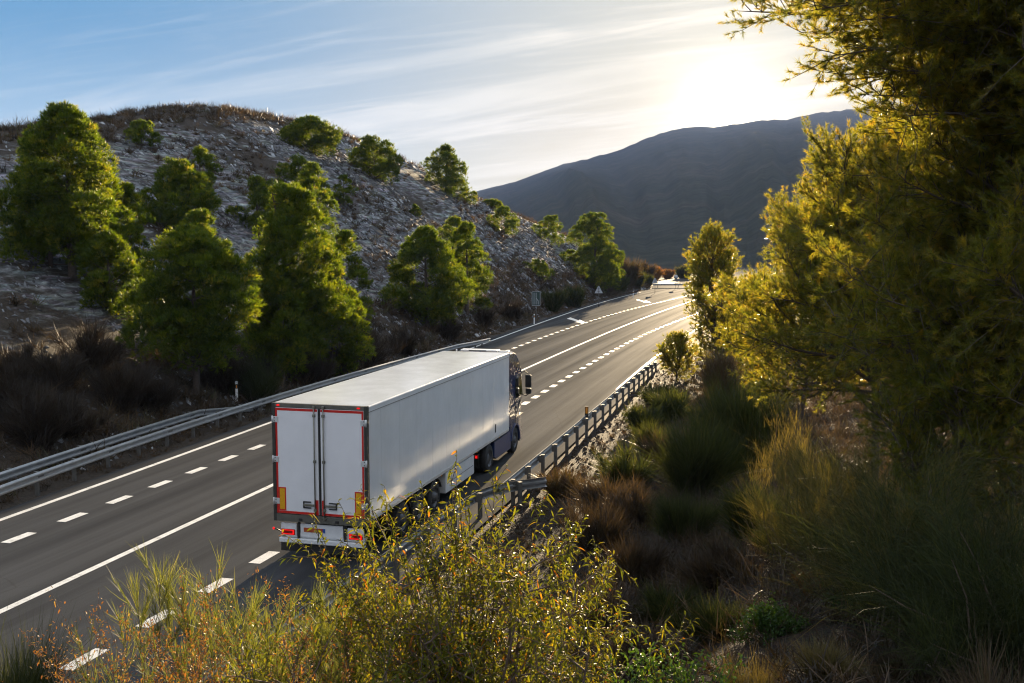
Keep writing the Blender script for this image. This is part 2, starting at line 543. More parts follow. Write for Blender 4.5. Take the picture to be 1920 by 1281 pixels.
# ---------------------------------------------------------------- haze
if HAZE:
    m = bpy.data.materials.new("haze"); m.use_nodes = True
    n_ = m.node_tree; n_.nodes.clear()
    o_ = n_.nodes.new("ShaderNodeOutputMaterial"); v_ = n_.nodes.new("ShaderNodeVolumePrincipled")
    v_.inputs['Color'].default_value = (*HAZE_C, 1)
    v_.inputs['Density'].default_value = HAZE
    v_.inputs['Anisotropy'].default_value = HAZE_G
    n_.links.new(v_.outputs[0], o_.inputs['Volume'])
    hz = MB().box(-4200, 4200, -400, 5600, -6, 680).build("haze", m)
    tag(hz, kind='stuff')

# ---------------------------------------------------------------- ground materials
def ground_mats():
    # hillside: broken pale shale with brown scrubby soil
    m, nt, b, o = new_mat("shale_hillside")
    tc = nd(nt, "ShaderNodeTexCoord")
    mp = nd(nt, "ShaderNodeMapping"); mp.inputs['Rotation'].default_value = (R(25), R(30), R(20)); mp.inputs['Scale'].default_value = (0.45, 0.45, 2.4)
    nt.links.new(tc.outputs['Object'], mp.inputs[0])
    n1 = nd(nt, "ShaderNodeTexNoise", Scale=1.3, Detail=10.0, Roughness=0.72, Distortion=0.5); nt.links.new(mp.outputs[0], n1.inputs['Vector'])
    vo = nd(nt, "ShaderNodeTexVoronoi", Scale=2.2, feature='F1'); nt.links.new(mp.outputs[0], vo.inputs['Vector'])
    n2 = nd(nt, "ShaderNodeTexNoise", Scale=0.13, Detail=5.0, Roughness=0.6); nt.links.new(tc.outputs['Object'], n2.inputs['Vector'])
    n3 = nd(nt, "ShaderNodeTexNoise", Scale=9.0, Detail=5.0, Roughness=0.7); nt.links.new(tc.outputs['Object'], n3.inputs['Vector'])
    rock = ramp(nt, n1.outputs[0], [(0.36, (0.035, 0.032, 0.034)), (0.46, (0.075, 0.074, 0.078)), (0.56, (0.18, 0.187, 0.205)), (0.70, (0.42, 0.435, 0.47))])
    rock = mixc(nt, 0.5, rock, vo.outputs['Color'], 'OVERLAY')
    bw = nd(nt, "ShaderNodeHueSaturation", Saturation=0.25); nt.links.new(rock, bw.inputs['Color'])
    soil = ramp(nt, n3.outputs[0], [(0.3, (0.018, 0.013, 0.009)), (0.55, (0.052, 0.037, 0.025)), (0.75, (0.10, 0.075, 0.052))])
    sc = nd(nt, "ShaderNodeAttribute", attribute_name="tint")
    ad = nd(nt, "ShaderNodeMath", operation='ADD'); nt.links.new(n2.outputs[0], ad.inputs[0]); nt.links.new(sc.outputs['Fac'], ad.inputs[1])
    ad2 = nd(nt, "ShaderNodeMath", operation='MULTIPLY_ADD'); nt.links.new(n1.outputs[0], ad2.inputs[0]); ad2.inputs[1].default_value = -0.5; nt.links.new(ad.outputs[0], ad2.inputs[2])
    mask = ramp(nt, ad2.outputs[0], [(0.20, (0, 0, 0)), (0.34, (1, 1, 1))])
    nt.links.new(mixc(nt, mask, bw.outputs[0], soil), b.inputs['Base Color'])
    b.inputs['Roughness'].default_value = 0.8; b.inputs['Specular IOR Level'].default_value = 0.25
    bp = nd(nt, "ShaderNodeBump", Strength=0.9, Distance=0.35); nt.links.new(n1.outputs[0], bp.inputs['Height'])
    bp2 = nd(nt, "ShaderNodeBump", Strength=0.6, Distance=0.08); nt.links.new(n3.outputs[0], bp2.inputs['Height']); nt.links.new(bp.outputs[0], bp2.inputs['Normal'])
    nt.links.new(bp2.outputs[0], b.inputs['Normal'])
    hill = m
    # verge and bank: dry brown litter and gravel
    m, nt, b, o = new_mat("dry_earth")
    tc = nd(nt, "ShaderNodeTexCoord")
    n1 = nd(nt, "ShaderNodeTexNoise", Scale=0.5, Detail=8.0, Roughness=0.7); nt.links.new(tc.outputs['Object'], n1.inputs['Vector'])
    n2 = nd(nt, "ShaderNodeTexVoronoi", Scale=14.0); nt.links.new(tc.outputs['Object'], n2.inputs['Vector'])
    n3 = nd(nt, "ShaderNodeTexNoise", Scale=25.0, Detail=6.0, Roughness=0.75); nt.links.new(tc.outputs['Object'], n3.inputs['Vector'])
    c = ramp(nt, n3.outputs[0], [(0.3, (0.012, 0.008, 0.006)), (0.5, (0.034, 0.023, 0.015)), (0.72, (0.085, 0.060, 0.041))])
    c = mixc(nt, 0.35, c, ramp(nt, n1.outputs[0], [(0.35, (0.016, 0.010, 0.007)), (0.65, (0.055, 0.036, 0.022))]))
    c = mixc(nt, 0.25, c, n2.outputs['Color'], 'OVERLAY')
    hs = nd(nt, "ShaderNodeHueSaturation", Saturation=0.7); nt.links.new(c, hs.inputs['Color'])
    nt.links.new(hs.outputs[0], b.inputs['Base Color'])
    b.inputs['Roughness'].default_value = 0.85; b.inputs['Specular IOR Level'].default_value = 0.08
    bp = nd(nt, "ShaderNodeBump", Strength=0.8, Distance=0.06); nt.links.new(n2.outputs['Distance'], bp.inputs['Height'])
    bp2 = nd(nt, "ShaderNodeBump", Strength=0.7, Distance=0.05); nt.links.new(n3.outputs[0], bp2.inputs['Height']); nt.links.new(bp.outputs[0], bp2.inputs['Normal'])
    nt.links.new(bp2.outputs[0], b.inputs['Normal'])
    earth = m
    # asphalt
    m, nt, b, o = new_mat("asphalt")
    tc = nd(nt, "ShaderNodeTexCoord")
    n1 = nd(nt, "ShaderNodeTexNoise", Scale=45.0, Detail=4.0, Roughness=0.8); nt.links.new(tc.outputs['Object'], n1.inputs['Vector'])
    n2 = nd(nt, "ShaderNodeTexNoise", Scale=0.35, Detail=6.0, Roughness=0.6); nt.links.new(tc.outputs['Object'], n2.inputs['Vector'])
    mp = nd(nt, "ShaderNodeMapping"); mp.inputs['Scale'].default_value = (1.1, 0.02, 1); nt.links.new(tc.outputs['UV'], mp.inputs[0])
    n3 = nd(nt, "ShaderNodeTexNoise", Scale=1.0, Detail=5.0, Roughness=0.6); nt.links.new(mp.outputs[0], n3.inputs['Vector'])
    c = ramp(nt, n1.outputs[0], [(0.25, (0.009, 0.010, 0.0120)), (0.5, (0.019, 0.0205, 0.024)), (0.68, (0.040, 0.042, 0.047)), (0.8, (0.095, 0.095, 0.098))])
    c = mixc(nt, 0.8, c, ramp(nt, n3.outputs[0], [(0.3, (0.62, 0.62, 0.62)), (0.7, (1.25, 1.22, 1.2))]), 'MULTIPLY')
    c = mixc(nt, 0.6, c, ramp(nt, n2.outputs[0], [(0.3, (0.75, 0.75, 0.75)), (0.7, (1.2, 1.2, 1.2))]), 'MULTIPLY')
    # a few hairline cracks
    vo = nd(nt, "ShaderNodeTexVoronoi", Scale=0.16, feature='DISTANCE_TO_EDGE')
    wv = nd(nt, "ShaderNodeTexNoise", Scale=1.4, Detail=5.0)
    nt.links.new(tc.outputs['Object'], wv.inputs['Vector'])
    nt.links.new(mixc(nt, 0.25, tc.outputs['Object'], wv.outputs['Color'], 'ADD'), vo.inputs['Vector'])
    c = mixc(nt, ramp(nt, vo.outputs['Distance'], [(0.0015, (0.75, 0.75, 0.75)), (0.004, (0, 0, 0))]), c, (0.012, 0.012, 0.012))
    nt.links.new(c, b.inputs['Base Color'])
    b.inputs['Roughness'].default_value = 0.9; b.inputs['Specular IOR Level'].default_value = 0.0
    bp = nd(nt, "ShaderNodeBump", Strength=0.5, Distance=0.006); nt.links.new(n1.outputs[0], bp.inputs['Height']); nt.links.new(bp.outputs[0], b.inputs['Normal'])
    gl = nd(nt, "ShaderNodeBsdfGlossy"); gl.inputs['Roughness'].default_value = 0.65; gl.inputs['Color'].default_value = (0.9, 0.9, 0.9, 1)
    mr = nd(nt, "ShaderNodeMapRange"); mr.inputs[1].default_value = 0.3; mr.inputs[2].default_value = 0.7; mr.inputs[3].default_value = ROAD_G * 0.6; mr.inputs[4].default_value = ROAD_G * 1.3
    nt.links.new(n3.outputs[0], mr.inputs[0])
    mx = nd(nt, "ShaderNodeMixShader"); nt.links.new(mr.outputs[0], mx.inputs[0]); nt.links.new(b.outputs[0], mx.inputs[1]); nt.links.new(gl.outputs[0], mx.inputs[2])
    nt.links.new(mx.outputs[0], o.inputs['Surface'])
    asph = m
    # worn white road paint
    m, nt, b, o = new_mat("road_paint")
    tc = nd(nt, "ShaderNodeTexCoord")
    n1 = nd(nt, "ShaderNodeTexNoise", Scale=30.0, Detail=6.0, Roughness=0.8); nt.links.new(tc.outputs['Object'], n1.inputs['Vector'])
    n2 = nd(nt, "ShaderNodeTexNoise", Scale=2.5, Detail=6.0, Roughness=0.7); nt.links.new(tc.outputs['Object'], n2.inputs['Vector'])
    ad = nd(nt, "ShaderNodeMath", operation='MULTIPLY'); nt.links.new(n1.outputs[0], ad.inputs[0]); nt.links.new(n2.outputs[0], ad.inputs[1])
    nt.links.new(ramp(nt, ad.outputs[0], [(0.13, (0.22, 0.22, 0.22)), (0.2, (0.62, 0.61, 0.59)), (0.34, (0.82, 0.81, 0.79))]), b.inputs['Base Color'])
    b.inputs['Roughness'].default_value = 0.55
    paint = m
    # far mountain
    m, nt, b, o = new_mat("mountain_scrub")
    tc = nd(nt, "ShaderNodeTexCoord")
    n1 = nd(nt, "ShaderNodeTexNoise", Scale=0.006, Detail=12.0, Roughness=0.75, Distortion=0.4); nt.links.new(tc.outputs['Object'], n1.inputs['Vector'])
    n2 = nd(nt, "ShaderNodeTexNoise", Scale=0.04, Detail=8.0, Roughness=0.8); nt.links.new(tc.outputs['Object'], n2.inputs['Vector'])
    c = ramp(nt, n1.outputs[0], [(0.36, (0.024, 0.030, 0.020)), (0.5, (0.042, 0.044, 0.030)), (0.64, (0.070, 0.060, 0.046)), (0.78, (0.12, 0.10, 0.085))])
    c = mixc(nt, 0.6, c, ramp(nt, n2.outputs[0], [(0.4, (0.4, 0.4, 0.4)), (0.62, (1.5, 1.5, 1.5))]), 'MULTIPLY')
    nt.links.new(c, b.inputs['Base Color']); b.inputs['Roughness'].default_value = 0.9; b.inputs['Specular IOR Level'].default_value = 0.1
    bp = nd(nt, "ShaderNodeBump", Strength=1.0, Distance=12.0); nt.links.new(n1.outputs[0], bp.inputs['Height']); nt.links.new(bp.outputs[0], b.inputs['Normal'])
    return hill, earth, asph, paint, m
M_HILL, M_EARTH, M_ASPH, M_PAINT, M_MTN = ground_mats()

# ---------------------------------------------------------------- ground, hillside, road, mountain
def grid_mesh(name, X, Y, Z, mat, tint=None, uv=None, smooth=True):
    nr, nc = X.shape
    V = np.stack([X, Y, Z], -1).reshape(-1, 3)
    i = np.arange(nr - 1)[:, None] * nc; j = np.arange(nc - 1)[None, :]
    T = np.stack([(i + j).ravel(), (i + j + 1).ravel(), (i + nc + j + 1).ravel(), (i + nc + j).ravel()], 1)
    me = np_mesh(name, V, T, mat, None if tint is None else tint.ravel(), smooth)
    if uv is not None:
        l = me.uv_layers.new(name="UVMap")
        l.data.foreach_set("uv", uv.reshape(-1, 2)[T.ravel()].astype(np.float32).ravel())
    return link_mesh(name, me)

rows = np.concatenate([np.arange(-60, 4, 2.0), np.arange(4, 60, 0.4), np.arange(60, 215, 0.6), np.arange(215, 420, 3.0)])
# hillside: everything left of the road's edge line
off = np.concatenate([np.arange(0.4, 3, 0.25), np.arange(3, 44, 0.42), np.arange(44, 130, 6.0), [180, 300, 600, 1200]])
Y = np.repeat(rows[:, None], len(off), 1); Xo = XL(rows)[:, None] - off[None, :] / cosq(rows)[:, None]
Z = zt(Xo, Y)
tt = np.clip((off[None, :] - TOE) / np.maximum(_D(rows)[:, None] - TOE, 1), 0, 1.4)
scrub = np.clip((tt - 0.80) / 0.18, 0, 1) * 0.30 + np.clip((0.22 - tt) / 0.2, 0, 1) * 0.30 + np.clip((rows[:, None] - 150) / 40, 0, 1) * 0.15 + np.clip((68 - rows[:, None]) / 25, 0, 1) * np.clip((0.55 - tt) / 0.3, 0, 1) * 0.16 - 0.03
hill_ob = grid_mesh("hillside", Xo[:, ::-1], Y, Z[:, ::-1], M_HILL, tint=scrub[:, ::-1])
tag(hill_ob, "pale shale hillside rising beside the highway", kind='structure')
# ground under the road and out over the bank
offr = np.concatenate([np.linspace(-16.5, -0.6, 12), np.arange(0.2, 8, 0.22), np.arange(8, 40, 0.7), np.arange(40, 140, 6), [200, 400, 800, 1500]])
Y = np.repeat(rows[:, None], len(offr), 1); wid = (XR(rows) - XL(rows))[:, None]
Xg = np.where(offr[None, :] < 0, XR(rows)[:, None] + offr[None, :] / 16.5 * (wid + 0.45), XR(rows)[:, None] + offr[None, :] / cosq(rows)[:, None])
gr = grid_mesh("ground", Xg, Y, zt(Xg, Y), M_EARTH)
tag(gr, "dry brown verge and bank beside the road", kind='structure')
# valley floor as one sheet to the foot of the mountain
vx, vy = np.meshgrid(np.linspace(-4100, 4100, 60), np.linspace(-390, 5500, 60))
tag(grid_mesh("valley_floor", vx, vy, np.full_like(vx, -1.4), M_MTN), kind='structure')

rr = np.concatenate([np.arange(-20, 60, 1.0), np.arange(60, 420, 2.0)])
frac = np.linspace(0, 1, 15)
L0 = XL(rr) - 0.75 / cosq(rr); R0 = XR(rr) + 0.7 / cosq(rr)
Xr = L0[:, None] + (R0 - L0)[:, None] * frac[None, :]
Yr = np.repeat(rr[:, None], 15, 1)
uv = np.stack([(Xr - XC(rr)[:, None]) * cosq(rr)[:, None], Yr], -1)
road = grid_mesh("road", Xr, Yr, np.zeros_like(Xr), M_ASPH, uv=uv)
tag(road, "asphalt highway curving towards the mountain", kind='structure')

mk = MB()
def ribbon(f, y0, y1, w, step=1.0, z=0.005):
    ys = np.arange(y0, y1 + 1e-6, step if y1 - y0 > step else (y1 - y0) / 2)
    V = []
    for y in ys:
        x = float(f(y)); c = float(cosq(y)); s = float(slope(XC, y)) * c
        V += [(x - c * w / 2, y + s * w / 2, z), (x + c * w / 2, y - s * w / 2, z)]
    mk.add(V, [(2 * i, 2 * i + 1, 2 * i + 3, 2 * i + 2) for i in range(len(ys) - 1)])
ribbon(XL, -10, 181, 0.20); ribbon(XC, -10, 400, 0.20); ribbon(XR, 57, 400, 0.22)
for k in range(-8, 80):
    c = 27.67 + 2.13 * k
    ribbon(XDL, c - 0.62, c + 0.62, 0.30)
for k in range(-4, 75):
    c = 19.37 + 2.18 * k
    ribbon(XDR, c - 0.66, c + 0.66, 0.32)
def flat(pts, z=0.006):
    mk.add([(*unp(px, py), z) for px, py in pts], [tuple(range(len(pts)))[::-1]])
q = lambda x, y: (960 + x * 0.1771, 470 + y * 0.1771)
flat([q(580, 722), q(618, 708), q(712, 741), q(712, 728), q(797, 770), q(655, 757), q(690, 752)])
q = lambda x, y: (1140 + x / 12, 480 + y / 12)
flat([q(625, 990), q(690, 984), q(800, 1018), q(868, 1008), q(975, 1052), q(790, 1042), q(795, 1030)])
tag(mk.build("road_markings", M_PAINT), kind='structure')

# side road where the highway meets the junction
jp = [unp(px, py) for px, py in [(1222, 541.5), (1292, 541), (1292, 535.2), (1222, 534.8)]]
sr = MB().add([(x, y, 0.02) for x, y in jp], [(0, 1, 2, 3)]).build("side_road", M_ASPH); tag(sr, kind='structure')

# mountain
mpx = np.linspace(380, 3300, 260)
sk = np.interp(mpx, [380, 640, 890, 960, 1000, 1060, 1110, 1160, 1200, 1230, 1265, 1300, 1340, 1380, 1420, 1455, 1475, 1500, 1600, 1660, 1720, 1800, 1950, 2300, 3300],
               [520, 440, 359, 341, 327, 305, 294, 281, 263, 251, 241, 236, 237, 232, 226, 223, 224, 216, 203, 196, 199, 208, 240, 330, 520])
sk = sk + fbm(mpx * 0.12, mpx * 0, 5, 4) * 2.0
tn = np.concatenate([np.linspace(0, 1, 110), [1.03, 1.08, 1.2]])
XM = np.zeros((len(tn), len(mpx))); YM = XM.copy(); ZM = XM.copy()
for j, (px, py) in enumerate(zip(mpx, sk)):
    d = ray(px, py); d = d / d[1]
    yr = 4000 + 300 * math.sin(px * 0.004)
    zr_ = CAMH + d[2] * yr
    for i, t in enumerate(tn):
        y = 460 + (yr - 460) * t
        tt_ = min(t, 1)
        XM[i, j] = d[0] * y; YM[i, j] = y
        ZM[i, j] = max(zr_, -5) * (tt_ ** 1.12) - max(0, t - 1) * 900
J_ = np.repeat(mpx[None, :], len(tn), 0); T_ = np.repeat(tn[:, None], len(mpx), 1)
g = fbm(J_ * 0.016 + T_ * 1.6, T_ * 0.45, 44, 4) * 80 + fbm(J_ * 0.07 - T_ * 1.5, T_ * 1.6, 51, 4) * 14
w = np.clip(tn, 0, 1)[:, None]
ZM = ZM + g * (w * (1 - w) ** 1.6 * 2.6) - 3
ZM[0] = -8
tag(grid_mesh("mountain", XM, YM, ZM, M_MTN), "hazy purple mountain ridge under the low sun", kind='structure')
# ---------------------------------------------------------------- articulated lorry
def seam_white(name):
    m, nt, b, o = new_mat(name)
    tc = nd(nt, "ShaderNodeTexCoord")
    n = nd(nt, "ShaderNodeTexNoise", Scale=1.3, Detail=7.0, Roughness=0.65); nt.links.new(tc.outputs['Object'], n.inputs['Vector'])
    mp = nd(nt, "ShaderNodeMapping"); mp.inputs['Scale'].default_value = (3, 3, 0.25); nt.links.new(tc.outputs['Object'], mp.inputs[0])
    n2 = nd(nt, "ShaderNodeTexNoise", Scale=3.0, Detail=6.0, Roughness=0.7); nt.links.new(mp.outputs[0], n2.inputs['Vector'])
    c = mixc(nt, 1.0, ramp(nt, n.outputs[0], [(0.3, (0.77, 0.78, 0.79)), (0.65, (0.84, 0.85, 0.86))]), ramp(nt, n2.outputs[0], [(0.35, (0.965, 0.96, 0.95)), (0.6, (1, 1, 1))]), 'MULTIPLY')
    nt.links.new(c, b.inputs['Base Color'])
    mr = nd(nt, "ShaderNodeMapRange"); mr.inputs[1].default_value = 0.3; mr.inputs[2].default_value = 0.7; mr.inputs[3].default_value = 0.10; mr.inputs[4].default_value = 0.18
    nt.links.new(n.outputs[0], mr.inputs[0]); nt.links.new(mr.outputs[0], b.inputs['Roughness'])
    # faint panel waviness
    wv = nd(nt, "ShaderNodeTexNoise", Scale=0.9, Detail=2.0); nt.links.new(tc.outputs['Object'], wv.inputs['Vector'])
    bp = nd(nt, "ShaderNodeBump", Strength=0.06, Distance=0.02); nt.links.new(wv.outputs[0], bp.inputs['Height']); nt.links.new(bp.outputs[0], b.inputs['Normal'])
    return m
T_WHITE = seam_white("white_panel")
T_DOOR = plain("white_door_paint", (0.78, 0.78, 0.80), 0.4, var=0.04, scale=2.0)
T_FRAME = plain("grey_green_steel", (0.042, 0.043, 0.036), 0.5, 0.2, var=0.25, scale=5.0)
T_SILL = plain("weathered_sill", (0.13, 0.125, 0.105), 0.5, 0.3, var=0.25, scale=7.0)
T_DARK = plain("black_plastic", (0.018, 0.018, 0.018), 0.55, var=0.3)
T_RUB = plain("tyre_rubber", (0.022, 0.022, 0.022), 0.75, var=0.3, scale=12.0)
T_RIM = plain("wheel_steel", (0.10, 0.10, 0.105), 0.5, 0.4, var=0.25)
T_ROD = plain("galvanised_rod", (0.23, 0.225, 0.19), 0.4, 0.7, var=0.2, scale=14.0)
T_HINGE = plain("aluminium_hinge", (0.66, 0.68, 0.68), 0.35, 0.4, var=0.1)
T_RED = plain("red_tape", (0.55, 0.018, 0.012), 0.35, var=0.15)
T_YEL = plain("amber_reflector", (0.72, 0.36, 0.01), 0.35, var=0.1, scale=20)
T_LAMP = emis("lit_red_lamp", (1.0, 0.012, 0.012), 0.17, (0.35, 0.0, 0.0))
T_LENS = plain("red_lens", (0.30, 0.008, 0.006), 0.15, var=0.2)
T_BAR = plain("white_bumper_paint", (0.72, 0.73, 0.74), 0.4, var=0.1, scale=4.0)
T_BLUE = plain("dark_blue_paint", (0.012, 0.026, 0.085), 0.28, var=0.15, coat=0.6)
T_BLUE2 = plain("blue_fairing_paint", (0.02, 0.04, 0.13), 0.35, var=0.2, coat=0.4)
T_PLATE = plain("red_number_plate", (0.38, 0.07, 0.02), 0.4, var=0.2, scale=9.0)
T_EU = plain("blue_plate_strip", (0.01, 0.08, 0.35), 0.4)
T_ORNG = plain("amber_marker_lens", (0.8, 0.30, 0.02), 0.25)
def glass_dark():
    m, nt, b, o = new_mat("cab_glass")
    b.inputs['Base Color'].default_value = (0.02, 0.03, 0.028, 1); b.inputs['Roughness'].default_value = 0.06
    b.inputs['Transmission Weight'].default_value = 0.75; b.inputs['IOR'].default_value = 1.2
    return m
T_GLASS = glass_dark()
T_MIR = plain("mirror_glass", (0.5, 0.5, 0.5), 0.05, 1.0, var=0.02)

def make_lorry():
    t = empty("articulated_lorry", (-4.834, 25.457, 0), -0.2602)
    tag(t, "white refrigerated articulated lorry with dark blue cab driving along the highway", "lorry")
    ZB, ZT, LN, HW = 1.06, 4.0, 13.5, 1.3
    # --- trailer body: box with rail strips and panel joints
    b = MB()
    b.box(-HW + 0.006, HW - 0.006, 0.11, LN, ZB, ZT, 0, ch=0.025)
    for sx in (-1, 1):
        x0, x1 = (HW - 0.007, HW + 0.004) if sx > 0 else (-HW - 0.004, -HW + 0.007)
        b.box(x0, x1, 0.112, LN - 0.03, ZB + 0.005, ZB + 0.10, 1)
        b.box(x0, x1, 0.112, LN - 0.03, ZT - 0.15, ZT - 0.03, 0)
        b.box(x0, x1 - 0.002 if sx > 0 else x1, 0.112, LN - 0.03, ZT - 0.166, ZT - 0.1505, 2)
        for k in range(10):
            y = 0.9 + k * 1.31
            xx = (HW - 0.0065, HW - 0.0035) if sx > 0 else (-HW + 0.0035, -HW + 0.0065)
            b.box(xx[0], xx[1], y, y + 0.007, ZB + 0.101, ZT - 0.167, 3)
    b.box(-HW + 0.02, HW - 0.02, LN + 0.001, LN + 0.035, ZB + 0.05, ZT - 0.06, 0)
    # grey strip fittings on the roof edge
    T_JOINT = plain("panel_joint", (0.66, 0.67, 0.68), 0.4, var=0.06)
    body = b.build("trailer_body", [T_WHITE, T_HINGE, T_SILL, T_JOINT], t)
    # tarp rail plates
    pl = MB()
    pl.box(HW + 0.0045, HW + 0.012, 11.55, 11.66, 1.32, 1.62, 0); pl.box(HW + 0.0125, HW + 0.016, 11.575, 11.635, 1.36, 1.46, 1); pl.box(HW + 0.0125, HW + 0.016, 11.575, 11.635, 1.49, 1.58, 1)
    pl.build("side_vent", [T_DARK, T_SILL], body)
    # --- rear frame
    fr = MB()
    fr.box(-HW, -HW + 0.085, 0, 0.109, ZB - 0.10, ZT, 0); fr.box(HW - 0.085, HW, 0, 0.109, ZB - 0.10, ZT, 0)
    fr.box(-HW + 0.086, HW - 0.086, 0.004, 0.109, ZT - 0.10, ZT - 0.002, 1)
    fr.box(-HW + 0.086, HW - 0.086, 0.002, 0.109, ZB - 0.10, ZB + 0.09, 1)
    fr.box(-HW + 0.086, HW - 0.086, 0.06, 0.109, ZB + 0.091, ZT - 0.101, 0)
    frame = fr.build("rear_frame", [T_FRAME, T_SILL], t)
    for x in (-1.12, 1.07):
        MB().box(x - 0.04, x + 0.04, -0.014, 0.003, ZT - 0.072, ZT - 0.035, 0, ch=0.005).build("marker_lamp", T_LAMP, frame)
    for x in (-0.55, 0.45):
        MB().box(x - 0.05, x + 0.05, -0.02, 0.001, ZB - 0.06, ZB - 0.0, 0, ch=0.008).build("rubber_buffer", T_DARK, frame)
    # --- doors
    for sx in (-1, 1):
        xi, xo = 0.035, 1.205
        X = lambda a, b_: (min(sx * a, sx * b_), max(sx * a, sx * b_))
        d = MB()
        d.box(*X(xi, xo), 0.004, 0.058, ZB + 0.105, ZT - 0.115, 0, ch=0.008)
        d.box(*X(0.004, xi - 0.001), 0.012, 0.058, ZB + 0.105, ZT - 0.115, 1)
        door = d.build("rear_door", [T_DOOR, T_DARK], t)
        tp = MB()
        tp.box(*X(xi + 0.01, xo - 0.005), -0.001, 0.0035, ZT - 0.185, ZT - 0.122, 0)
        tp.box(*X(xi + 0.01, xo - 0.005), -0.001, 0.0035, ZB + 0.112, ZB + 0.172, 0)
        tp.box(*X(xo - 0.055, xo - 0.005), -0.001, 0.0035, ZB + 0.1725, ZT - 0.1855, 0)
        tp.box(*X(xi + 0.012, 0.13), -0.001, 0.0035, ZB + 0.1725, ZB + 0.50, 0)
        tp.build("reflective_tape", T_RED, door)
        x0, x1 = X(0.945, 1.145)
        rf = MB(); rf.box(x0, x1, -0.004, 0.0036, ZB + 0.18, ZB + 0.78, 0); rf.box(x0 + 0.03, x1 - 0.03, -0.0065, -0.0041, ZB + 0.215, ZB + 0.75, 1)
        rf.build("reflector", [T_RED, T_YEL], door)
        xr = sx * 0.125
        rod = MB().tube([(xr, -0.035, ZB + 0.02), (xr, -0.035, ZT - 0.05)], 0.017, 10)
        for z in (ZB + 0.04, ZB + 0.25, (ZB + ZT) / 2 + 0.02, ZT - 0.28, ZT - 0.07):
            rod.box(xr - 0.035, xr + 0.035, -0.055, 0.003, z - 0.035, z + 0.035, 0, ch=0.006)
        rod.build("lock_rod", T_ROD, door)
        h0, h1 = X(0.15, 0.44)
        hd = MB(); hd.box(h0, h1, -0.05, -0.028, ZB + 0.335, ZB + 0.40, 0, ch=0.006)
        e0, e1 = X(0.25, 0.46)
        hd.box(e0, e1, -0.03, 0.003, ZB + 0.28, ZB + 0.305, 1); hd.box(e0, e1, -0.03, 0.003, ZB + 0.43, ZB + 0.455, 1)
        w0, w1 = X(0.435, 0.46); hd.box(w0, w1, -0.03, 0.003, ZB + 0.3055, ZB + 0.4295, 1)
        hd.build("door_handle", [T_ROD, T_DARK], door)
        for z in (ZT - 0.42, (ZB + ZT) / 2 + 0.03, ZB + 0.42):
            hg = MB(); a0, a1 = X(1.12, 1.275); hg.box(a0, a1, -0.016, 0.0039, z - 0.075, z + 0.075, 0, ch=0.006)
            k0 = sx * 1.275; hg.tube([(k0, -0.02, z - 0.09), (k0, -0.02, z + 0.09)], 0.022, 8)
            for zz_ in (-0.04, 0.04):
                hg.box(sx * 1.22 - 0.012, sx * 1.22 + 0.012, -0.021, -0.0161, z + zz_ - 0.012, z + zz_ + 0.012, 1)
            hg.build("hinge", [T_HINGE, T_DARK], door)
    # --- light bar, bumper, mudflap
    bp = MB(); bp.box(-1.16, 1.16, 0.10, 0.20, 0.53, 0.66, 0, ch=0.01)
    bp.box(-1.18, 1.16, 0.02, 0.16, 0.40, 0.52, 0, ch=0.015)
    bp.box(-1.14, -0.70, 0.06, 0.099, 0.55, 0.90, 0, ch=0.01); bp.box(0.70, 1.14, 0.06, 0.099, 0.55, 0.88, 0, ch=0.01)
    bp.box(-0.60, 0.58, 0.07, 0.099, 0.56, 0.91, 0, ch=0.01)
    bp.box(-0.68, -0.62, 0.05, 0.14, 0.50, 0.93, 1, ch=0.01); bp.box(0.60, 0.66, 0.05, 0.14, 0.50, 0.93, 1, ch=0.01)
    bumper = bp.build("rear_bumper", [T_BAR, T_DARK], t)
    for x0, x1 in ((-1.12, -0.74), (0.74, 1.12)):
        tl = MB(); tl.box(x0, x1, 0.035, 0.059, 0.60, 0.75, 0, ch=0.008)
        tl.box(x0 + 0.02, x0 + 0.06, 0.028, 0.0345, 0.615, 0.735, 1); tl.box(x1 - 0.06, x1 - 0.02, 0.028, 0.0345, 0.615, 0.735, 1)
        tl.box(x0 + 0.061, x1 - 0.061, 0.028, 0.0345, 0.715, 0.735, 1); tl.box(x0 + 0.061, x1 - 0.061, 0.028, 0.0345, 0.615, 0.635, 1)
        tl.build("tail_light", [T_LENS, T_LAMP], bumper)
    np_ = MB(); np_.box(-0.50, 0.02, 0.062, 0.0695, 0.70, 0.81, 0); np_.box(0.021, 0.09, 0.062, 0.0695, 0.70, 0.81, 1)
    np_.build("number_plate", [T_PLATE, T_EU], bumper)
    st = MB(); st.tube([(-1.14, 0.09, 0.66), (-1.24, 0.05, 0.72), (-1.30, 0.02, 0.75)], 0.016, 6, 1); st.box(-1.335, -1.29, -0.02, 0.02, 0.725, 0.785, 0, ch=0.008)
    st.build("stalk_lamp", [T_LAMP, T_DARK], t)
    st = MB(); st.tube([(1.14, 0.09, 0.66), (1.24, 0.05, 0.72), (1.30, 0.02, 0.75)], 0.016, 6, 1); st.box(1.29, 1.335, -0.02, 0.02, 0.725, 0.785, 0, ch=0.008)
    st.build("stalk_lamp", [T_LAMP, T_DARK], t)
    MB().box(-1.2, 1.18, 0.165, 0.18, 0.14, 0.52, 0).build("mudflap", T_DARK, t)
    # --- chassis
    ch = MB()
    for x in (-0.45, 0.45):
        ch.box(x - 0.07, x + 0.07, 0.2, 13.3, 0.82, 1.055, 0)
    for y in np.arange(0.7, 13, 1.5):
        ch.box(-1.22, 1.22, y, y + 0.08, 0.97, 1.0585, 0)
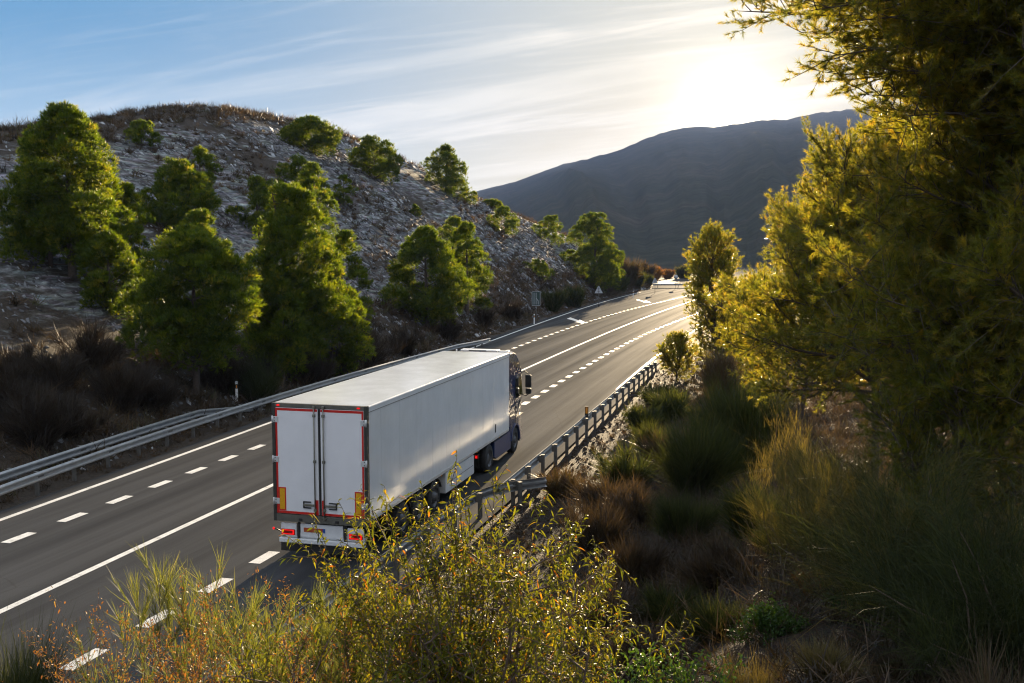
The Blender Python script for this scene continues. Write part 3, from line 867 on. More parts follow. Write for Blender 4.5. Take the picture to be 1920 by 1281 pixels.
    for x in (-0.72, 0.72):
        ch.box(x - 0.09, x + 0.09, 9.75, 9.93, 0.30, 0.96, 0); ch.box(x - 0.17, x + 0.17, 9.68, 10.0, 0.24, 0.2995, 0)
    ch.box(-0.42, 0.42, 9.6, 16.0, 0.55, 0.80, 0)
    ch.build("chassis", T_DARK, t)
    # --- wheels
    def wheel(x, y, w, r=0.50, dish=0.05):
        s = 1 if x > 0 else -1
        k = MB()
        pr = [(r * 0.60, -w / 2), (r * 0.86, -w / 2), (r * 0.95, -w / 2 + 0.02), (r, -w / 2 + 0.05), (r, -0.06), (r - 0.012, -0.055), (r - 0.012, -0.035), (r, -0.03), (r, 0.03), (r - 0.012, 0.035), (r - 0.012, 0.055), (r, 0.06), (r, w / 2 - 0.05), (r * 0.95, w / 2 - 0.02), (r * 0.86, w / 2), (r * 0.60, w / 2)]
        k.lathe(pr, (x, y, r), 'x', 40)
        o = k.build("wheel", T_RUB, t)
        rm = MB(); e = s * w / 2
        rm.lathe([(r * 0.605, e - s * 0.012), (r * 0.57, e - s * 0.03), (r * 0.50, e - s * 0.08), (r * 0.30, e - s * 0.06), (r * 0.24, e + s * dish), (r * 0.10, e + s * dish), (0.001, e + s * dish)], (x, y, r), 'x', 32)
        for q in range(10):
            a = q * math.pi / 5; cy, cz = y + 0.19 * math.cos(a), r + 0.19 * math.sin(a)
            rm.tube([(x + e - s * 0.07, cy, cz), (x + e - s * 0.03, cy, cz)], 0.014, 6)
        rm.build("rim", T_RIM, o)
    for y in (2.55, 3.86, 5.17):
        for x in (-1.06, 1.06): wheel(x, y, 0.385)
    for x in (-1.08, 1.08): wheel(x, 14.62, 0.32, dish=0.02)
    for x in (-0.98, 0.98): wheel(x, 11.0, 0.56, dish=-0.04)
    mg = MB()
    for x in (-1.06, 1.06):
        for y in (2.55, 3.86, 5.17):
            pts = [(y + 0.60 * math.cos(a), 0.5 + 0.56 * math.sin(a)) for a in np.linspace(0.35, math.pi - 0.35, 9)]
            pin = [(y + 0.57 * math.cos(a), 0.5 + 0.535 * math.sin(a)) for a in np.linspace(math.pi - 0.35, 0.35, 9)]
            MB().prism(pts + pin, 'x', x - 0.21, x + 0.21).build("mudguard", T_DARK, t)
    # --- pallet box between the axles and the cab
    sk_ = MB(); sk_.box(0.75, 1.26, 6.18, 9.12, 0.36, 1.0, 0, ch=0.02); sk_.box(1.262, 1.268, 6.3, 9.0, 0.66, 0.675, 1); sk_.box(-1.26, -0.75, 6.18, 9.12, 0.36, 1.0, 0, ch=0.02)
    sk_.build("pallet_box", [T_BAR, T_SILL], t)
    # --- tractor: cab
    W2 = 1.245
    prof = [(13.82, 1.02), (13.82, 3.62), (13.95, 3.80), (14.35, 3.90), (14.9, 3.90), (15.18, 3.82), (15.45, 3.50), (15.66, 3.12), (15.74, 2.95), (15.93, 1.95), (15.97, 1.55), (15.98, 0.95), (15.96, 0.42), (15.80, 0.34), (15.32, 0.34)]
    arch = [(14.62 + 0.62 * math.cos(a), 0.5 + 0.62 * math.sin(a)) for a in np.linspace(0.05, math.pi - 0.25, 12)]
    prof = prof + arch + [(13.98, 0.70)]
    # rounded corners: three slices narrowing to the front
    def ringx(sx):
        out = []
        for (y, z) in prof:
            tuck = 0.0
            if y > 15.5: tuck += 0.10 * ((y - 15.5) / 0.48) ** 2
            if z > 3.0: tuck += 0.14 * ((z - 3.0) / 0.9) ** 2
            out.append((sx * (W2 - tuck), y, z))
        return out
    def ringi(sx):
        out = []
        cy, cz = 14.9, 2.2
        for (x, y, z) in ringx(sx):
            dd = Vector((y - cy, z - cz)).normalized()
            g = 0.05 if z > 1.2 else 0.0
            out.append((x + sx * 0.06 - 0 * x, y, z) if False else (sx * (abs(x) + (0.0)), y, z))
        return out
    cb = MB(); n = len(prof)
    Lr, Rr = ringx(-1), ringx(1)
    # bevel ring: pulled in from the side and shrunk edge
    def inset(rg, sx, dx, g):
        res = []
        for i, (x, y, z) in enumerate(rg):
            cyy, czz = 14.9, max(1.5, min(3.0, z))
            v = Vector((y - cyy, z - czz)); L_ = max(v.length, 0.01); v = v / L_
            res.append((x + sx * dx, y - v.x * g, z - v.y * (g if z > 1.3 else 0)))
        return res
    rings = [inset(Lr, -1, 0.0, 0.07), inset(Lr, 1, 0.03, 0.02), inset(Lr, 1, 0.09, 0.0), inset(Rr, -1, 0.09, 0.0), inset(Rr, -1, 0.03, 0.02), inset(Rr, 1, 0.0, 0.07)]
    V = [p for rg in rings for p in rg]
    Fs = [tuple(range(n)), tuple(5 * n + i for i in range(n))[::-1]]
    for k in range(5):
        Fs += [(k * n + i, (k + 1) * n + i, (k + 1) * n + (i + 1) % n, k * n + (i + 1) % n) for i in range(n)]
    cb.add(V, Fs, 0, False)
    cab = cb.build("cab", T_BLUE, t)
    bm_fix(cab)
    for sx in (-1, 1):
        g = MB(); x0 = sx * (W2 - 0.02)
        poly = [(14.70, 2.12), (14.74, 2.86), (15.50, 2.88), (15.74, 2.14)]
        g.prism(poly, 'x', *sorted((sx * (W2 - 0.03), sx * (W2 + 0.004))))
        g.build("side_window", T_GLASS, cab)
        dr = MB()
        # door seam, step line and grab bar
        dr.prism([(14.62, 0.95), (14.635, 0.95), (14.665, 2.95), (14.65, 2.95)], 'x', *sorted((sx * (W2 - 0.01), sx * (W2 + 0.003))))
        dr.prism([(14.67, 2.93), (15.55, 2.95), (15.55, 2.965), (14.67, 2.945)], 'x', *sorted((sx * (W2 - 0.03), sx * (W2 + 0.003))))
        dr.prism([(14.62, 1.32), (15.9, 1.36), (15.9, 1.375), (14.62, 1.335)], 'x', *sorted((sx * (W2 - 0.12), sx * (W2 + 0.003))))
        dr.prism([(13.9, 1.78), (15.6, 1.98), (15.6, 2.02), (13.9, 1.82)], 'x', *sorted((sx * (W2 - 0.05), sx * (W2 + 0.006))), mi=1)
        dr.prism([(14.75, 1.46), (15.45, 1.92), (15.45, 1.95), (14.75, 1.485)], 'x', *sorted((sx * (W2 - 0.05), sx * (W2 + 0.005))), mi=1)
        dr.box(*sorted((sx * (W2 - 0.0), sx * (W2 + 0.03))), 14.73, 14.93, 1.72, 1.755, 1)
        dr.build("door_trim", [T_DARK, T_RIM], cab)
        # side air deflector between cab and trailer
        df = MB(); df.prism([(13.56, 1.15), (13.56, 3.75), (13.80, 3.78), (13.82, 1.15)], 'x', *sorted((sx * (W2 - 0.05), sx * (W2 - 0.012))))
        df.build("side_deflector", T_BLUE, cab)
        # mirrors on two arms
        mr = MB(); xm = sx * 1.50
        mr.tube([(sx * (W2 - 0.08), 15.62, 3.00), (sx * 1.36, 15.72, 3.04), (xm, 15.66, 2.93)], 0.02, 6)
        mr.tube([(sx * (W2 - 0.10), 15.82, 2.12), (sx * 1.36, 15.86, 2.06), (xm, 15.74, 2.16)], 0.02, 6)
        mr.box(xm - 0.12, xm + 0.12, 15.60, 15.72, 2.42, 2.92, 0, ch=0.03); mr.box(xm - 0.11, xm + 0.11, 15.62, 15.76, 2.16, 2.38, 0, ch=0.03)
        mo = mr.build("mirror", T_DARK, cab)
        mgl = MB(); mgl.box(xm - 0.095, xm + 0.095, 15.592, 15.599, 2.46, 2.88, 0); mgl.box(xm - 0.09, xm + 0.09, 15.612, 15.619, 2.19, 2.35, 0)
        # wheel arch lip
        lip = [(14.62 + 0.66 * math.cos(a), 0.5 + 0.66 * math.sin(a)) for a in np.linspace(-0.1, math.pi - 0.1, 14)] + [(14.62 + 0.58 * math.cos(a), 0.5 + 0.58 * math.sin(a)) for a in np.linspace(math.pi - 0.1, -0.1, 14)]
        MB().prism(lip, 'x', *sorted((sx * (W2 - 0.10), sx * (W2 + 0.03)))).build("wheel_arch", T_BLUE2, cab)
        # side fairing with fuel tank behind it
        fa = MB(); fa.prism([(11.70, 0.42), (11.72, 0.93), (13.92, 0.97), (14.0, 0.80), (13.94, 0.30), (11.9, 0.30)], 'x', *sorted((sx * 0.95, sx * 1.235)))
        fa.prism([(11.70, 0.935), (11.72, 0.955), (13.9, 0.995), (13.92, 0.975)], 'x', *sorted((sx * 1.1, sx * 1.20)), mi=1)
        fa.build("side_fairing", [T_BLUE2, T_RIM], t)
    ws = MB(); ws.add([(-1.12, 15.745, 2.93), (1.12, 15.745, 2.93), (1.09, 15.94, 2.0), (-1.09, 15.94, 2.0), (-1.12, 15.765, 2.935), (1.12, 15.765, 2.935), (1.09, 15.962, 2.0), (-1.09, 15.962, 2.0)], [(0, 1, 2, 3), (7, 6, 5, 4), (0, 4, 5, 1), (1, 5, 6, 2), (2, 6, 7, 3), (3, 7, 4, 0)])
    ws.build("windscreen", T_GLASS, cab)
    sv = MB(); sv.prism([(15.70, 3.10), (15.95, 3.02), (15.96, 2.98), (15.72, 3.05)], 'x', -1.05, 1.05); sv.build("sun_visor", T_DARK, cab)
    # white light bar and horns on the roof
    rb = MB(); rb.box(-0.95, 0.55, 14.55, 14.95, 3.895, 3.97, 0, ch=0.03); rb.box(-0.6, 0.1, 14.545, 14.549, 3.92, 3.95, 1); rb.box(0.62, 1.0, 14.5, 14.7, 3.885, 3.95, 0, ch=0.02)
    for x in (-1.02, 1.02): rb.tube([(x, 14.3, 3.9), (x, 14.3, 4.0)], 0.03, 8)
    rb.build("roof_bar", [T_BAR, T_DARK], cab)
    for x0, x1 in ((0.98, 1.26), (-1.26, -0.98)):
        tl = MB(); tl.box(x0, x1, 9.55, 9.62, 0.76, 0.90, 0, ch=0.01); tl.box(x0 + 0.02, x0 + 0.09, 9.543, 9.549, 0.785, 0.875, 1); tl.box(x1 - 0.09, x1 - 0.02, 9.543, 9.549, 0.785, 0.875, 1)
        tl.build("tail_light", [T_LENS, T_LAMP], t)
    # number of side marker lamps along the skirt
    for y in (0.9, 3.2, 5.7, 9.4, 12.2):
        MB().box(1.262, 1.272, y, y + 0.07, 1.0, 1.04, 0).build("side_marker", T_ORNG, t)
    return t

def bm_fix(o):
    import bmesh
    bm = bmesh.new(); bm.from_mesh(o.data)
    bmesh.ops.recalc_face_normals(bm, faces=bm.faces)
    bmesh.ops.triangulate(bm, faces=[f for f in bm.faces if len(f.verts) > 4])
    bm.to_mesh(o.data); bm.free()
make_lorry()
# ---------------------------------------------------------------- barriers, signs, marker posts
G_RAIL = plain("galvanised_rail", (0.33, 0.335, 0.34), 0.40, 0.6, var=0.18, scale=3.0)
G_POST = plain("galvanised_post", (0.13, 0.122, 0.11), 0.55, 0.3, var=0.25, scale=5.0)
G_SIGN = plain("grey_sign_back", (0.42, 0.43, 0.45), 0.5, 0.3, var=0.1)
G_WHITE = plain("white_plastic", (0.78, 0.79, 0.78), 0.45, var=0.06)
G_BLACK = plain("black_band", (0.02, 0.02, 0.02), 0.5)
G_AMBER = plain("amber_reflector_strip", (0.75, 0.28, 0.02), 0.3)
G_DGREEN = plain("dark_sign_face", (0.02, 0.05, 0.045), 0.5)
WPROF = [(0.0, 0.43), (0.03, 0.445), (0.08, 0.475), (0.08, 0.515), (0.015, 0.565), (0.015, 0.615), (0.08, 0.665), (0.08, 0.705), (0.03, 0.735), (0.0, 0.75)]
def guardrail(path, side, spacing, label, zs=None, flare=None, post_top=0.72, first=0.4):
    """path: (x, y, dz) points; side +1 when the road lies to the rail's right"""
    P = [Vector(p) for p in path]
    root = empty("guardrail", tuple(P[0]))
    tag(root, label, "guardrail", "steel guardrails along the highway")
    o0 = P[0]
    d = MB(); V = []; n = len(WPROF); th = 0.006
    for i, p in enumerate(P):
        tdir = (P[min(i + 1, len(P) - 1)] - P[max(i - 1, 0)]); tdir.z = 0; tdir.normalize()
        nrm = Vector((tdir.y, -tdir.x, 0)) * side
        for (a, z) in WPROF: V.append(p - o0 + nrm * a + Vector((0, 0, z)))
        for (a, z) in WPROF: V.append(p - o0 + nrm * (a - th) + Vector((0, 0, z)))
    Fs = []
    m = 2 * n
    for i in range(len(P) - 1):
        for k in range(n - 1):
            Fs.append((i * m + k, i * m + k + 1, (i + 1) * m + k + 1, (i + 1) * m + k))
            Fs.append((i * m + n + k + 1, i * m + n + k, (i + 1) * m + n + k, (i + 1) * m + n + k + 1))
        Fs.append((i * m + n - 1, i * m + 2 * n - 1, (i + 1) * m + 2 * n - 1, (i + 1) * m + n - 1))
        Fs.append((i * m + n, i * m, (i + 1) * m, (i + 1) * m + n))
    for e in (0, len(P) - 1):
        Fs.append(tuple(e * m + k for k in range(n)) + tuple(e * m + n + k for k in range(n - 1, -1, -1)))
    d.add(V, Fs, 0, False)
    # splice plates with bolts every other post
    dist = [0]
    for i in range(1, len(P)): dist.append(dist[-1] + (P[i] - P[i - 1]).length)
    def at(s):
        for i in range(1, len(P)):
            if s <= dist[i]:
                u = (s - dist[i - 1]) / (dist[i] - dist[i - 1]); break
        else: i, u = len(P) - 1, 1.0
        p = P[i - 1].lerp(P[i], u); t_ = (P[i] - P[i - 1]).normalized()
        return p - o0, t_
    beam = d.build("rail_beam", G_RAIL, root)
    s = first; k = 0
    while s < dist[-1]:
        p, t_ = at(s)
        a = math.atan2(t_.y, t_.x)
        pm = MB()
        pm.box(-0.05, 0.05, -0.055, 0.055, -0.5, post_top, 0)
        pm.box(-0.06, 0.06, -0.065, 0.065, post_top + 0.0005, post_top + 0.018, 0)
        pm.box(-0.05, 0.05, 0.055 * 1.02, 0.135, 0.46, post_top - 0.01, 0)
        po = pm.build("post", G_POST, root)
        po.location = (p.x, p.y, p.z)
        nrm = Vector((t_.y, -t_.x, 0)).normalized() * side
        po.location = p - nrm * 0.145
        po.rotation_euler = (0, 0, math.atan2(nrm.y, nrm.x) - math.pi / 2)
        if k % 2 == 0:
            bt = MB()
            bt.box(-0.16, 0.16, -0.004, 0.003, -0.07, 0.07, 0)
            for q in (-0.1, 0.1): bt.box(q - 0.016, q + 0.016, 0.003, 0.016, -0.016, 0.016, 0)
            bo = bt.build("splice", G_POST, root); bo.location = p + nrm * 0.017 + Vector((0, 0, 0.59)); bo.rotation_euler = po.rotation_euler
        s += spacing; k += 1
    return root
# along the hill, in front
pl_ = np.polyfit([30.44, 33.4, 36.58, 40.79, 44.12, 50.71, 61.47, 70.32, 77.48, 81.15], [-15.41, -15.0, -14.5, -13.75, -12.94, -11.14, -8.34, -5.86, -3.63, -2.30], 3)
XGL = lambda y: float(np.polyval(pl_, max(y, 28))) - max(0, 28 - y) * 0.12
ys = list(np.arange(12, 80.1, 1.0)) + [81, 82, 83, 84]
guardrail([(XGL(y) - (0 if y < 80 else (y - 80) * 0.08), y, 0.0 if y < 76 else -(y - 76) * 0.03) for y in ys], 1, 2.05, "long steel guardrail with a dull bluish face in front of the shale hillside", first=0.2)
ys = list(np.arange(12, 45.1, 1.0)) + [46, 47, 48, 49, 50, 51.0]
guardrail([(XGL(y) - 1.12, y, 0.02 if y <= 45 else 0.02 - (y - 45) * 0.115) for y in ys], 1, 3.9, "short second guardrail behind the long one, its end ramped down into the ground", first=1.6)
# along the verge
rc = [(965, 895), (991, 871), (1017, 849), (1041, 830), (1062.5, 813), (1082, 797), (1100, 782), (1116, 769), (1131, 757), (1144, 745), (1156, 735), (1166.5, 726), (1178, 716), (1187, 708), (1197, 700), (1206, 693), (1214, 686)]
RP = np.array([unp(*p, z=0.75) for p in rc])
prc = np.polyfit(RP[:, 1], RP[:, 0], 2)
XGR = lambda y: float(np.polyval(prc, y)) - 0.10
guardrail([(XGR(y), y, 0 if y < 62 else -(y - 62) * 0.05) for y in np.arange(30.6, 68, 1.0)], -1, 1.98, "steel guardrail with a row of posts showing their capped backs beside the gravel verge", first=0.9)
nr = [(-9.0, 4.0), (-7.2, 10.0), (-5.0, 17.5), (-3.6, 21.8), (-2.5, 25.2), (-1.55, 28.4), (-1.0, 29.9), (-0.5, 30.7), (0.15, 31.2), (1.1, 31.75)]
guardrail([(x, y, 0) for x, y in nr], -1, 2.0, "steel guardrail behind the leafy bush, its end flared away from the road", first=0.9)
bx = [(px, 541.5) for px in (1225, 1250, 1275, 1300, 1330)]
guardrail([(*unp(px, 539.5), 0) for px in (1224, 1245, 1265, 1285, 1320)], 1, 4.0, "distant guardrail across the junction at the far end of the road", first=1.0)

def sign_post(h, r=0.035):
    return MB().tube([(0, 0, -0.3), (0, 0, h)], r, 10)
# lane merge panel
x, y = unp(1011, 606)
x, y = x - 0.3, y + 1.0
zg = float(zt(x, y))
s = empty("road_sign", (x, y, zg), 0.15); tag(s, "rectangular lane panel with pale lines on one post, in front of the shale slope", "road sign", "road signs on posts")
sign_post(1.85).build("post", G_POST, s)
pb = MB(); pb.box(-0.45, 0.45, 0.042, 0.062, 1.95 - 0.12, 3.45 - 0.12, 0)
pn = pb.build("panel", G_DGREEN, s)
ln = MB(); z0, z1 = 1.86, 3.30
for a, b_ in ((-0.45, -0.41), (0.41, 0.45)): ln.box(a, b_, 0.036, 0.0415, z0 - 0.03, z1 + 0.03, 0)
ln.box(-0.4095, 0.4095, 0.036, 0.0415, z0 - 0.03, z0 + 0.01, 0); ln.box(-0.4095, 0.4095, 0.036, 0.0415, z1 - 0.01, z1 + 0.03, 0)
ln.box(-0.25, -0.19, 0.036, 0.0415, z0 + 0.1, z1 - 0.1, 0); ln.box(-0.03, 0.03, 0.036, 0.0415, z0 + 0.1, z1 - 0.1, 0)
ln.prism([(0.19, z0 + 0.1), (0.25, z0 + 0.1), (0.25, z0 + 0.50), (0.036, z0 + 0.78), (0.036, z0 + 0.70), (0.19, z0 + 0.47)], 'y', 0.036, 0.0415)
ln.build("lane_lines", G_SIGN, s)
# triangular signs seen from behind
def tri_sign(px, py, w, h, label, rz):
    x, y = unp(px, py)
    s = empty("road_sign", (x, y, float(zt(x, y))), rz); tag(s, label, "road sign", "road signs on posts")
    sign_post(h + w * 0.8).build("post", G_POST, s)
    MB().prism([(-w / 2, h), (w / 2, h), (w / 2 * 0.12, h + w * 0.84), (-w / 2 * 0.12, h + w * 0.84)], 'y', 0.045, 0.065).build("panel", G_SIGN, s)
    br = MB()
    for z in (h + 0.2 * w, h + 0.5 * w): br.box(-0.16 * w, 0.16 * w, 0.036, 0.0445, z, z + 0.05, 0)
    br.build("bracket", G_POST, s)
tri_sign(1122.5, 575, 1.15, 1.85, "grey back of a triangular sign beside the dark roadside bushes", 0.2)
tri_sign(1228, 550, 1.15, 1.75, "grey back of a far triangular sign near the junction", 0.2)
x, y = unp(1267, 541)
s = empty("road_sign", (x, y, 0), 0.1); tag(s, "small round sign on a thin post beyond the junction guardrail", "road sign", "road signs on posts")
sign_post(2.5).build("post", G_POST, s)
MB().lathe([(0.001, -0.03), (0.42, -0.03), (0.42, -0.05), (0.001, -0.05)], (0, 0, 2.2), 'y', 24).build("panel", G_SIGN, s)
# marker posts
def delineator(x, y, z, label, h=1.05, rz=0.2):
    s = empty("marker_post", (x, y, z), rz); tag(s, label, "marker post", "white roadside marker posts")
    b = MB(); b.prism([(-0.06, -0.045), (0.06, -0.045), (0.03, 0.05), (-0.03, 0.05)], 'z', -0.3, h - 0.36); b.build("post", G_WHITE, s)
    b = MB(); b.prism([(-0.06, -0.045), (0.06, -0.045), (0.03, 0.05), (-0.03, 0.05)], 'z', h - 0.3595, h - 0.14); b.build("black_band", G_BLACK, s)
    b = MB(); b.prism([(-0.06, -0.045), (0.06, -0.045), (0.03, 0.05), (-0.03, 0.05)], 'z', h - 0.1395, h); b.build("cap", G_WHITE, s)
    b = MB(); b.box(-0.028, 0.028, -0.052, -0.0455, h - 0.33, h - 0.19, 0); b.build("reflector", G_AMBER, s)
x, y = unp(1001.5, 608); delineator(x, y, 0, "white marker post standing below the rectangular lane panel")
x, y = unp(1187, 558); delineator(x, y, 0, "white marker post at the road edge below the second merge arrow")
delineator(-13.55, 50.2, 0.35, "white and black marker post behind the guardrails under the pines", h=1.0)
# amber reflector fixed to the verge rail
s = empty("marker_post", (XGR(43.6) - 0.02, 43.6, 0), -0.25); tag(s, "short marker with an amber reflector standing just above the verge guardrail", "marker post")
MB().box(-0.075, 0.075, 0.16, 0.19, 0.30, 1.10, 0).build("post", G_BLACK, s)
MB().box(-0.045, 0.045, 0.153, 0.1595, 0.80, 1.06, 0).build("reflector", G_AMBER, s)
# ---------------------------------------------------------------- plants
M_BARK = plain("pine_bark", (0.075, 0.055, 0.042), 0.85, var=0.4, scale=12.0, bump=0.6)
M_TWIG = plain("twig_bark", (0.11, 0.075, 0.055), 0.8, var=0.35, scale=20.0)
M_PINE = leaf_mat("pine_needles", [(0.0, (0.018, 0.036, 0.004)), (0.45, (0.048, 0.076, 0.005)), (0.8, (0.095, 0.115, 0.009)), (1.0, (0.14, 0.13, 0.016))], 0.55, 3.0)
M_PINE2 = leaf_mat("near_pine_needles", [(0.0, (0.042, 0.058, 0.009)), (0.5, (0.105, 0.108, 0.015)), (0.85, (0.17, 0.138, 0.020)), (1.0, (0.20, 0.14, 0.025))], 0.60, 3.0, 0.28, 0.7)
M_BROOM = leaf_mat("broom_stems", [(0.0, (0.018, 0.026, 0.011)), (0.5, (0.046, 0.058, 0.021)), (1.0, (0.14, 0.115, 0.048))], 0.40, 1.8, 0.55, 0.15)
M_PLUME = leaf_mat("plume_stems", [(0.0, (0.055, 0.075, 0.020)), (0.5, (0.105, 0.125, 0.035)), (1.0, (0.20, 0.19, 0.07))], 0.45, 1.9, 0.5, 0.2)
M_DRY = leaf_mat("dry_scrub", [(0.0, (0.026, 0.019, 0.014)), (0.5, (0.066, 0.046, 0.030)), (0.8, (0.11, 0.068, 0.038)), (1.0, (0.075, 0.075, 0.036))], 0.28, 1.3)
M_RUST = leaf_mat("rusty_herb", [(0.0, (0.12, 0.05, 0.015)), (0.5, (0.22, 0.095, 0.025)), (1.0, (0.25, 0.17, 0.045))], 0.4, 1.4)
M_ALM = leaf_mat("almond_leaves", [(0.0, (0.038, 0.058, 0.006)), (0.5, (0.10, 0.112, 0.009)), (0.85, (0.19, 0.155, 0.012)), (1.0, (0.27, 0.10, 0.012))], 0.5, 1.7, 0.5, 0.22)
M_GREEN = leaf_mat("green_bush_leaves", [(0.0, (0.022, 0.05, 0.008)), (0.6, (0.045, 0.095, 0.012)), (1.0, (0.10, 0.12, 0.02))], 0.4, 1.5)
M_STRAW = leaf_mat("straw_grass", [(0.0, (0.10, 0.085, 0.035)), (0.6, (0.20, 0.16, 0.06)), (1.0, (0.26, 0.20, 0.09))], 0.4, 1.3)

def lobed_pine(h, rx, seed, top=0.25, base=0.10, needle=0.20, w=0.030, dens=1.0, fullest=0.32, lean=0.0, lobes=None, bush=False, trunk_r=None, skirt=0.0):
    """mediterranean pine seen from some way off: billowing lobes of needle tufts on limbs"""
    f = Foliage(seed); br = Foliage(seed + 500); rng = f.rng
    z0 = h * base
    def prof(t):     # radius up the crown, t 0 at the crown's foot, 1 at the tip
        up = np.interp(t, [0, fullest * 0.5, fullest, 0.6, 0.85, 1.0], [0.70 + skirt, 0.95 + skirt * .5, 1.05, 0.88, 0.60, top])
        return up * rx
    L = []
    nl = int((lobes or int(18 + h * 3.0)) * 0.75)
    for i in range(nl):
        t = (i + rng.random()) / nl
        t = t ** 0.85
        r = prof(t); lr = rx * rng.uniform(0.30, 0.56) * (1.0 - 0.36 * t)
        a = i * 2.39996 + rng.normal(0, 0.5)
        rad = max(0.0, r - lr * rng.uniform(0.55, 1.0)) if r > lr * 0.6 else r * 0.3
        rad *= rng.uniform(0.75, 1.2)
        z = z0 + t * (h - z0 - lr * 0.75)
        L.append((rad * math.cos(a) + lean * z * 0.1, rad * math.sin(a), max(z, lr * 0.4), lr))
    L.append((lean * h * 0.1, 0, h - rx * 0.2, rx * 0.22))
    if not bush:
        P = wander((0, 0, -0.5), (lean * 0.1, 0, 1), h * 0.97 + 0.5, 9, rng, 0.018)
        tr = trunk_r or 0.022 * h + 0.05
        br.tube(P, tr, 0.03, 7)
    else:
        P = np.array([[0, 0, -0.3], [0, 0, h * 0.8]]); br.tube(P, 0.06, 0.03, 5)
    for (x, y, z, lr) in L:
        zs = max(0.1, z - math.hypot(x, y) * 0.55)
        q = np.array([np.interp(zs, P[:, 2], P[:, k]) for k in range(3)])
        mid = (q + np.array([x, y, z])) / 2 - np.array([0, 0, 0.12 * lr])
        br.tube(np.array([q, mid, [x, y, z]]), 0.018 + 0.03 * lr, 0.012, 4)
        # the lobe is a heap of small puffs, each a fan of needle tufts
        ns = int(26 * dens * (lr / 0.8) ** 2 * (0.2 / needle)) + 9
        v = unit(rng.normal(0, 1, (ns * 2, 3)))
        v = v[rng.random(ns * 2) < np.clip(0.62 + 0.5 * v[:, 2], 0.10, 1.0)][:ns]
        bump = (1 + 0.26 * vnoise(v[:, 0] * 2.4 + z, v[:, 1] * 2.4 + v[:, 2] * 1.9 + x, seed))[:, None]
        S = np.array([x, y, z]) + v * lr * (1 - np.abs(rng.normal(0, 0.17, (len(v), 1)))) * bump * np.array([1, 1, 0.80])
        kk = 10
        o = unit(rng.normal(0, 1, (len(v) * kk, 3))) * rng.random((len(v) * kk, 1)) ** 0.5
        pr = np.repeat(rng.uniform(0.16, 0.30, len(v)), kk)[:, None] * (0.6 + 0.5 * lr)
        vv = np.repeat(v, kk, 0)
        C = np.repeat(S, kk, 0) + o * pr * np.array([1, 1, 0.75])
        D = unit(vv * 0.55 + o * 0.9 + np.array([0, 0, 0.75]))
        tt = np.repeat(np.clip(rng.normal(0.42, 0.22, len(v)), 0, 1), kk)
        f.needles(C, D, 10, needle * 1.1, w, 0.42, tt, along=needle * 0.4)
    return f, br

def place_pine(name, label, px, py_base, py_top, w_px, seed, group="pines on the hillside", cat="pine tree", y=None, **kw):
    if y is None: p = cast(px, py_base)
    else:
        p = at_depth(px, py_base, y)
        p[2] = float(zt(p[0], p[1]))
    dep = depth_of(p)
    h = (py_base - py_top) / F * dep
    if y is not None:
        h = at_depth(px, py_top, y)[2] - p[2]
    rx = w_px / 2 / F * dep * 1.10
    f, br = lobed_pine(h, rx, seed, **kw)
    root = empty(name, tuple(p), 0)
    tag(root, label, cat, group)
    br.build("trunk", M_BARK, root, True); f.build("crown", M_PINE, root)
    return root, p, h, rx

G1 = "pines on the hillside"
place_pine("pine_tree", "tallest broad pine on the hillside, its top almost touching the ridge", 136, 520, 203, 188, 11, base=0.12, fullest=0.35, skirt=0.15, lobes=52, dens=1.0)
place_pine("pine_tree", "low spreading pine bough mass under the tallest hillside pine", 95, 500, 335, 160, 111, base=0.05, fullest=0.3, skirt=0.3, lobes=24)
place_pine("pine_tree", "slim pine tucked against the tallest pine's flank", 240, 510, 352, 92, 12, base=0.05, lobes=22)
place_pine("pine_tree", "rounded young pine standing between the tallest pine and the trunked pine by the guardrail", 208, 590, 440, 112, 13, base=0.03, lobes=26)
place_pine("pine_tree", "wide bushy pine on bare shale above the trunked roadside pine", 342, 445, 305, 128, 14, base=0.02, fullest=0.4, lobes=28)
place_pine("pine_tree", "narrow pine peeking out behind the wide bushy pine on bare shale", 378, 395, 281, 74, 15, base=0.02, lobes=18)
place_pine("pine_tree", "lit yellow-green pine top rising right behind the trunked roadside pine", 380, 540, 398, 98, 16, base=0.02, lobes=22)
place_pine("pine_tree", "big roadside pine with a forked bare trunk showing behind the guardrails", 368, 742, 428, 222, 17, base=0.24, fullest=0.45, lobes=46, top=0.3, trunk_r=0.19)
place_pine("pine_tree", "dark rounded pine half hidden behind the great layered pine", 484, 440, 333, 84, 18, base=0.02, lobes=18)
place_pine("pine_tree", "domed pine crown at the back of the tight pine cluster", 560, 380, 294, 88, 19, base=0.0, lobes=16)
place_pine("pine_tree", "pale-topped pine rising just behind the great layered pine", 588, 470, 308, 96, 20, base=0.02, lobes=24)
place_pine("pine_tree", "great layered pine with the widest crown of the tight hillside cluster", 552, 690, 350, 165, 21, base=0.06, fullest=0.40, lobes=56, top=0.34)
place_pine("pine_tree", "glowing layered pine on the road side of the great layered pine", 622, 700, 505, 118, 22, base=0.03, lobes=30, top=0.35)
place_pine("pine_tree", "deep green pine between the great layered pine and the open shale chute", 648, 640, 434, 86, 23, base=0.03, lobes=26)
place_pine("pine_tree", "dark cone-shaped pine in front of the great layered pine", 528, 705, 502, 125, 24, base=0.04, lobes=30)
place_pine("pine_tree", "broad dark pine standing alone beyond the shale chute", 800, 612, 430, 140, 25, base=0.04, fullest=0.35, lobes=38)
place_pine("pine_tree", "round pine crown showing behind the pair beyond the shale chute", 850, 500, 410, 78, 26, base=0.0, lobes=16)
